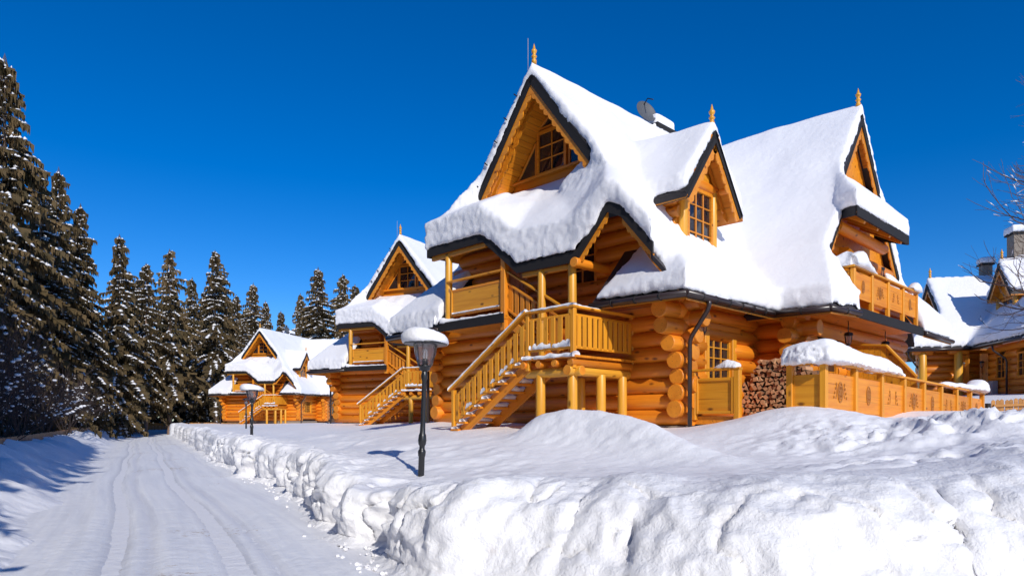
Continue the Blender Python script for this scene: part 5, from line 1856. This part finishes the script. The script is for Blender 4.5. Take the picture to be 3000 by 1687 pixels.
SPR = [spruce_meshes(100 + i, 22.0, R, b) for i, (R, b) in enumerate(((3.6, .04), (3.1, .10), (3.9, .05), (2.7, .22), (3.3, .16), (2.5, .05)))]
def spruce(x, y, height, kind, label, group="spruces of the forest", wide=1.0):
    s = height / 22.0
    root = empty("spruce_tree", (x, y, gz(x, y) - .1), rng.uniform(0, 6.28))
    root.scale = (s * wide, s * wide, s)
    for nm, me in zip(("crown", "bough_snow", "trunk", "limbs"), SPR[kind]):
        o = link(nm, me, root)
        if nm in ("bough_snow", "limbs"): o["kind"] = "stuff"
    tag(root, label, "spruce", group)
    return root

def at(px, Y): return (px - CX) / F_PX * Y
# the trees that make the skyline: pixel column, pixel of the tip, distance, kind, width, label
SKY = [(14, 160, 42, 0, 1.05, "tallest snowy spruce cut off by the left edge"),
       (118, 505, 50, 3, 1.0, "slim spruce second from the left edge"),
       (172, 490, 55, 2, .9, "spruce with rounded snowy tip, third from the left"),
       (236, 597, 58, 2, 1.0, "broad snow-striped spruce fourth from the left"),
       (350, 686, 70, 1, 1.0, "spruce standing behind the bend of the picket fence"),
       (428, 770, 82, 4, .95, "spruce with a bare lower trunk, left of two trunks by the far fence"),
       (497, 730, 84, 3, 1.15, "tall spruce with the long bare trunk behind the golden fence"),
       (563, 812, 100, 5, 1.0, "narrow background spruce left of the sharp-tipped spruce"),
       (630, 733, 94, 4, 1.0, "sharp-tipped spruce left of the farthest chalet"),
       (598, 850, 104, 1, 1.0, "dim background spruce under the sharp-tipped spruce"),
       (692, 862, 108, 5, 1.0, "narrow spruce just left above the farthest chalet's gable"),
       (742, 828, 106, 0, .95, "wide spruce rising behind the farthest chalet's gable"),
       (778, 880, 112, 1, .9, "low spruce right behind the farthest chalet's ridge"),
       (880, 858, 112, 1, .9, "left one of the spruces between the two far chalets"),
       (932, 782, 104, 0, 1.0, "tallest spruce between the two far chalets"),
       (1004, 802, 106, 4, 1.0, "spruce touching the middle chalet's roof on its left"),
       (1040, 832, 112, 5, 1.1, "rightmost spruce beside the middle chalet's roof"),
       (905, 900, 118, 5, 1.0, "dim low spruce behind the farthest chalet's roof")]
for px, py, Y, kd, wd, lab in SKY:
    x = at(px, Y)
    spruce(x, Y, zpix(py, Y) - gz(x, Y) + .1, kd, lab, wide=wd * (.80 if px < 300 else .92))
# the wood behind them
rr = random.Random(21)
FILL = [(-33, 33, 17), (-29, 37, 14), (-36, 45, 17), (-41, 52, 16), (-34, 49, 12), (-45, 60, 17), (-40, 60, 13), (-50, 68, 17), (-47, 74, 15), (-55, 80, 18), (-52, 88, 15), (-58, 92, 19), (-62, 84, 19),
        (-54, 98, 17), (-49, 99, 15), (-45, 100, 17), (-40, 101, 15), (-35, 104, 16), (-51, 106, 20), (-43, 108, 19), (-30, 104, 14), (-25, 110, 13), (-57, 104, 20), (-66, 98, 22), (-47, 113, 20), (-37, 112, 18), (-26, 96, 9),
        (-24, 28, 13), (-27, 33, 9), (-44, 45, 22), (-50, 55, 23), (-38, 38, 19), (-60, 70, 24), (-21.5, 27, 7), (-31, 42, 8), (-36, 53, 9)]
for i, (x, y, h) in enumerate(FILL):
    spruce(x + rr.uniform(-.8, .8), y + rr.uniform(-.8, .8), h * rr.uniform(.92, 1.08), rr.choice((0, 1, 2, 3, 4, 5)),
           "dark spruce filling the wood behind the fence and the skyline trees", "spruces filling the wood", rr.uniform(.85, 1.15))
# the same wood continues along the road behind the photographer; it shades the left bank
for i, (x, y, h) in enumerate(((-7.9, .5, 20), (-11.0, 6.5, 19), (-5.2, -8, 20), (-6.4, -5, 19), (1.2, -21, 21), (-8, -8, 21), (-5.5, -17, 22), (-3, -28, 24), (-8.8, -1, 20), (-12, -12, 23), (-10.8, 4.5, 22), (-13.8, 5, 24), (-17, 9, 22), (-14, 8.5, 9), (-24, 16, 19), (-27, 4, 22))):
    spruce(x, y, h, i % 6, "spruce of the wood beside the road, left of the picture", "spruces outside the left edge")

# ---------------------------------------------------------------- bare shrubs and the bare tree
def twigs(seed, base, dirs, L0, r0, depth, ratio, spread, up, nmax=9000, nside=4, snowp=.12, gravity=0):
    rr = random.Random(seed)
    P_, S_ = [], []
    def grow(p, d, L, r, lev):
        if lev < 0 or len(P_) > nmax: return
        n = 4
        path = [p.copy()]
        q = p.copy(); dd = d.copy()
        for i in range(n):
            dd = (dd + Vector((rr.uniform(-1, 1), rr.uniform(-1, 1), rr.uniform(-.7, .9) + up)) * .16).normalized()
            dd.z -= gravity
            dd.normalize()
            q = q + dd * (L / n)
            path.append(q.copy())
            if rr.random() < snowp and abs(dd.z) < .75 and r > .004:
                S_.append((q.copy(), dd.copy(), r))
        P_.append(tube_data(path, [max(.0035, r * (1 - .45 * i / n)) for i in range(n + 1)], nside if lev > 1 else 3, False))
        kids = 2 if rr.random() < .55 else 3
        for k in range(kids):
            t = rr.uniform(.35, 1.0) if k else 1.0
            i0 = min(n, max(1, int(round(t * n))))
            ax = Vector((rr.uniform(-1, 1), rr.uniform(-1, 1), rr.uniform(-1, 1)))
            nd = (dd + ax * spread * (.55 if k == 0 else 1.0)).normalized()
            grow(path[i0], nd, L * ratio * rr.uniform(.75, 1.15), r * (.72 if k == 0 else .55), lev - 1)
    for d in dirs:
        grow(Vector(base), Vector(d).normalized(), L0 * rr.uniform(.8, 1.15), r0 * rr.uniform(.8, 1.1), depth)
    return P_, S_

def blob_data(p, r, rr, h=.7):
    vs, fs = [], []
    n, m = 7, 4
    for i in range(m + 1):
        th = PI * i / m
        for j in range(n):
            a = 2 * PI * j / n
            q = r * rr.uniform(.8, 1.2)
            vs.append((p[0] + q * math.sin(th) * math.cos(a), p[1] + q * math.sin(th) * math.sin(a), p[2] + q * h * math.cos(th)))
    for i in range(m):
        for j in range(n):
            fs.append((i * n + j, (i + 1) * n + j, (i + 1) * n + (j + 1) % n, i * n + (j + 1) % n))
    return vs, fs

def bare_tree():
    x, y = 19.7, 22.5
    z0 = gz(x, y)
    root = empty("bare_tree", (x, y, z0))
    tv, tf = tube_data([(0, 0, -.5), (.05, 0, 1.5), (0, .05, 3.2), (.15, 0, 5.0), (.1, 0, 7.5), (.2, 0, 9.6)], [.26, .20, .17, .13, .085, .03], 9)
    link("trunk", mesh_from("trunk", tv, tf, "twig", True), root)
    rr = random.Random(4)
    allp, alls = [], []
    for k in range(36):
        k = k * 21 / 35
        zz = 2.8 + 6.7 * k / 21
        # limbs reach mostly to the left (into the picture) but all round the trunk
        az = PI + rr.uniform(-.9, .9) if rr.random() < .7 else rr.uniform(0, 6.28)
        el = .02 + .5 * (k / 21) + rr.uniform(-.1, .25)
        d = Vector((math.cos(az) * math.cos(el), math.sin(az) * math.cos(el), math.sin(el)))
        P_, S_ = twigs(300 + int(k * 10), (.08, 0, zz), [d], 1.55 * (1.15 - .4 * k / 21), .05 * (1.1 - .6 * k / 21), 4, .74, .62, .12, 4000, 4, .05)
        allp += P_; alls += S_
    vs, fs = merge(allp)
    link("branches", mesh_from("branches", vs, fs, "twig", True), root)
    parts = []
    for (p, d, r) in alls:
        w = max(.022, r * 1.3)
        e = d * rr.uniform(.04, .16)
        parts.append(snow_ridge_data([p - e + Vector((0, 0, r * .5)), p + Vector((0, 0, r * .6)), p + e + Vector((0, 0, r * .5))], [w * .4, w, w * .4], [w * .4, w * 1.1, w * .4], rr, 5, .1))
    vs, fs = merge(parts)
    link("branch_snow", mesh_from("branch_snow", vs, fs, "snow_small", True), root)["kind"] = "stuff"
    tag(root, "bare leafless tree with thin snow-dusted twigs at the right edge", "tree")
bare_tree()

SHR = []
def shrub_mesh(seed):
    rr = random.Random(seed)
    dirs = [(rr.uniform(-1, 1), rr.uniform(-1, 1), rr.uniform(.7, 1.6)) for _ in range(12)]
    P_, S_ = twigs(seed, (0, 0, 0), dirs, 1.2, .022, 4, .70, .50, .12, 2600, 3, .13)
    vs, fs = merge(P_)
    st_ = mesh_from("stems", vs, fs, "twig_dark")
    parts = []
    for (p, d, r) in S_:
        parts.append(blob_data(p + Vector((0, 0, .02)), rr.uniform(.015, .06), rr, .5))
    vs, fs = merge(parts)
    sn = mesh_from("twig_snow", vs, fs, "snow_small", True)
    return st_, sn
SHR = [shrub_mesh(500 + i) for i in range(3)]
rr = random.Random(9)
for i, (x, y, s) in enumerate(((-17.5, 21.5, 1.5), (-19.5, 23.5, 1.7), (-18.6, 25.0, 1.3), (-21.5, 26.5, 1.6), (-21.2, 29.5, 1.4), (-23.5, 31, 1.5), (-23.0, 33.5, 1.2), (-26, 36, 1.4), (-25.5, 39.0, 1.2), (-28.5, 42, 1.3), (-29.5, 46.5, 1.0),
                               (-33, 51, 1.1), (-37, 61, 1.0))):
    root = empty("shrub", (x, y, gz(x, y) - .1), rr.uniform(0, 6.28))
    root.scale = (s, s, s * rr.uniform(.9, 1.2))
    link("stems", SHR[i % 3][0], root); link("twig_snow", SHR[i % 3][1], root)["kind"] = "stuff"
    tag(root, "bare snow-clotted shrub in the shade behind the left picket fence", "shrub", "bare shrubs behind the left fence")
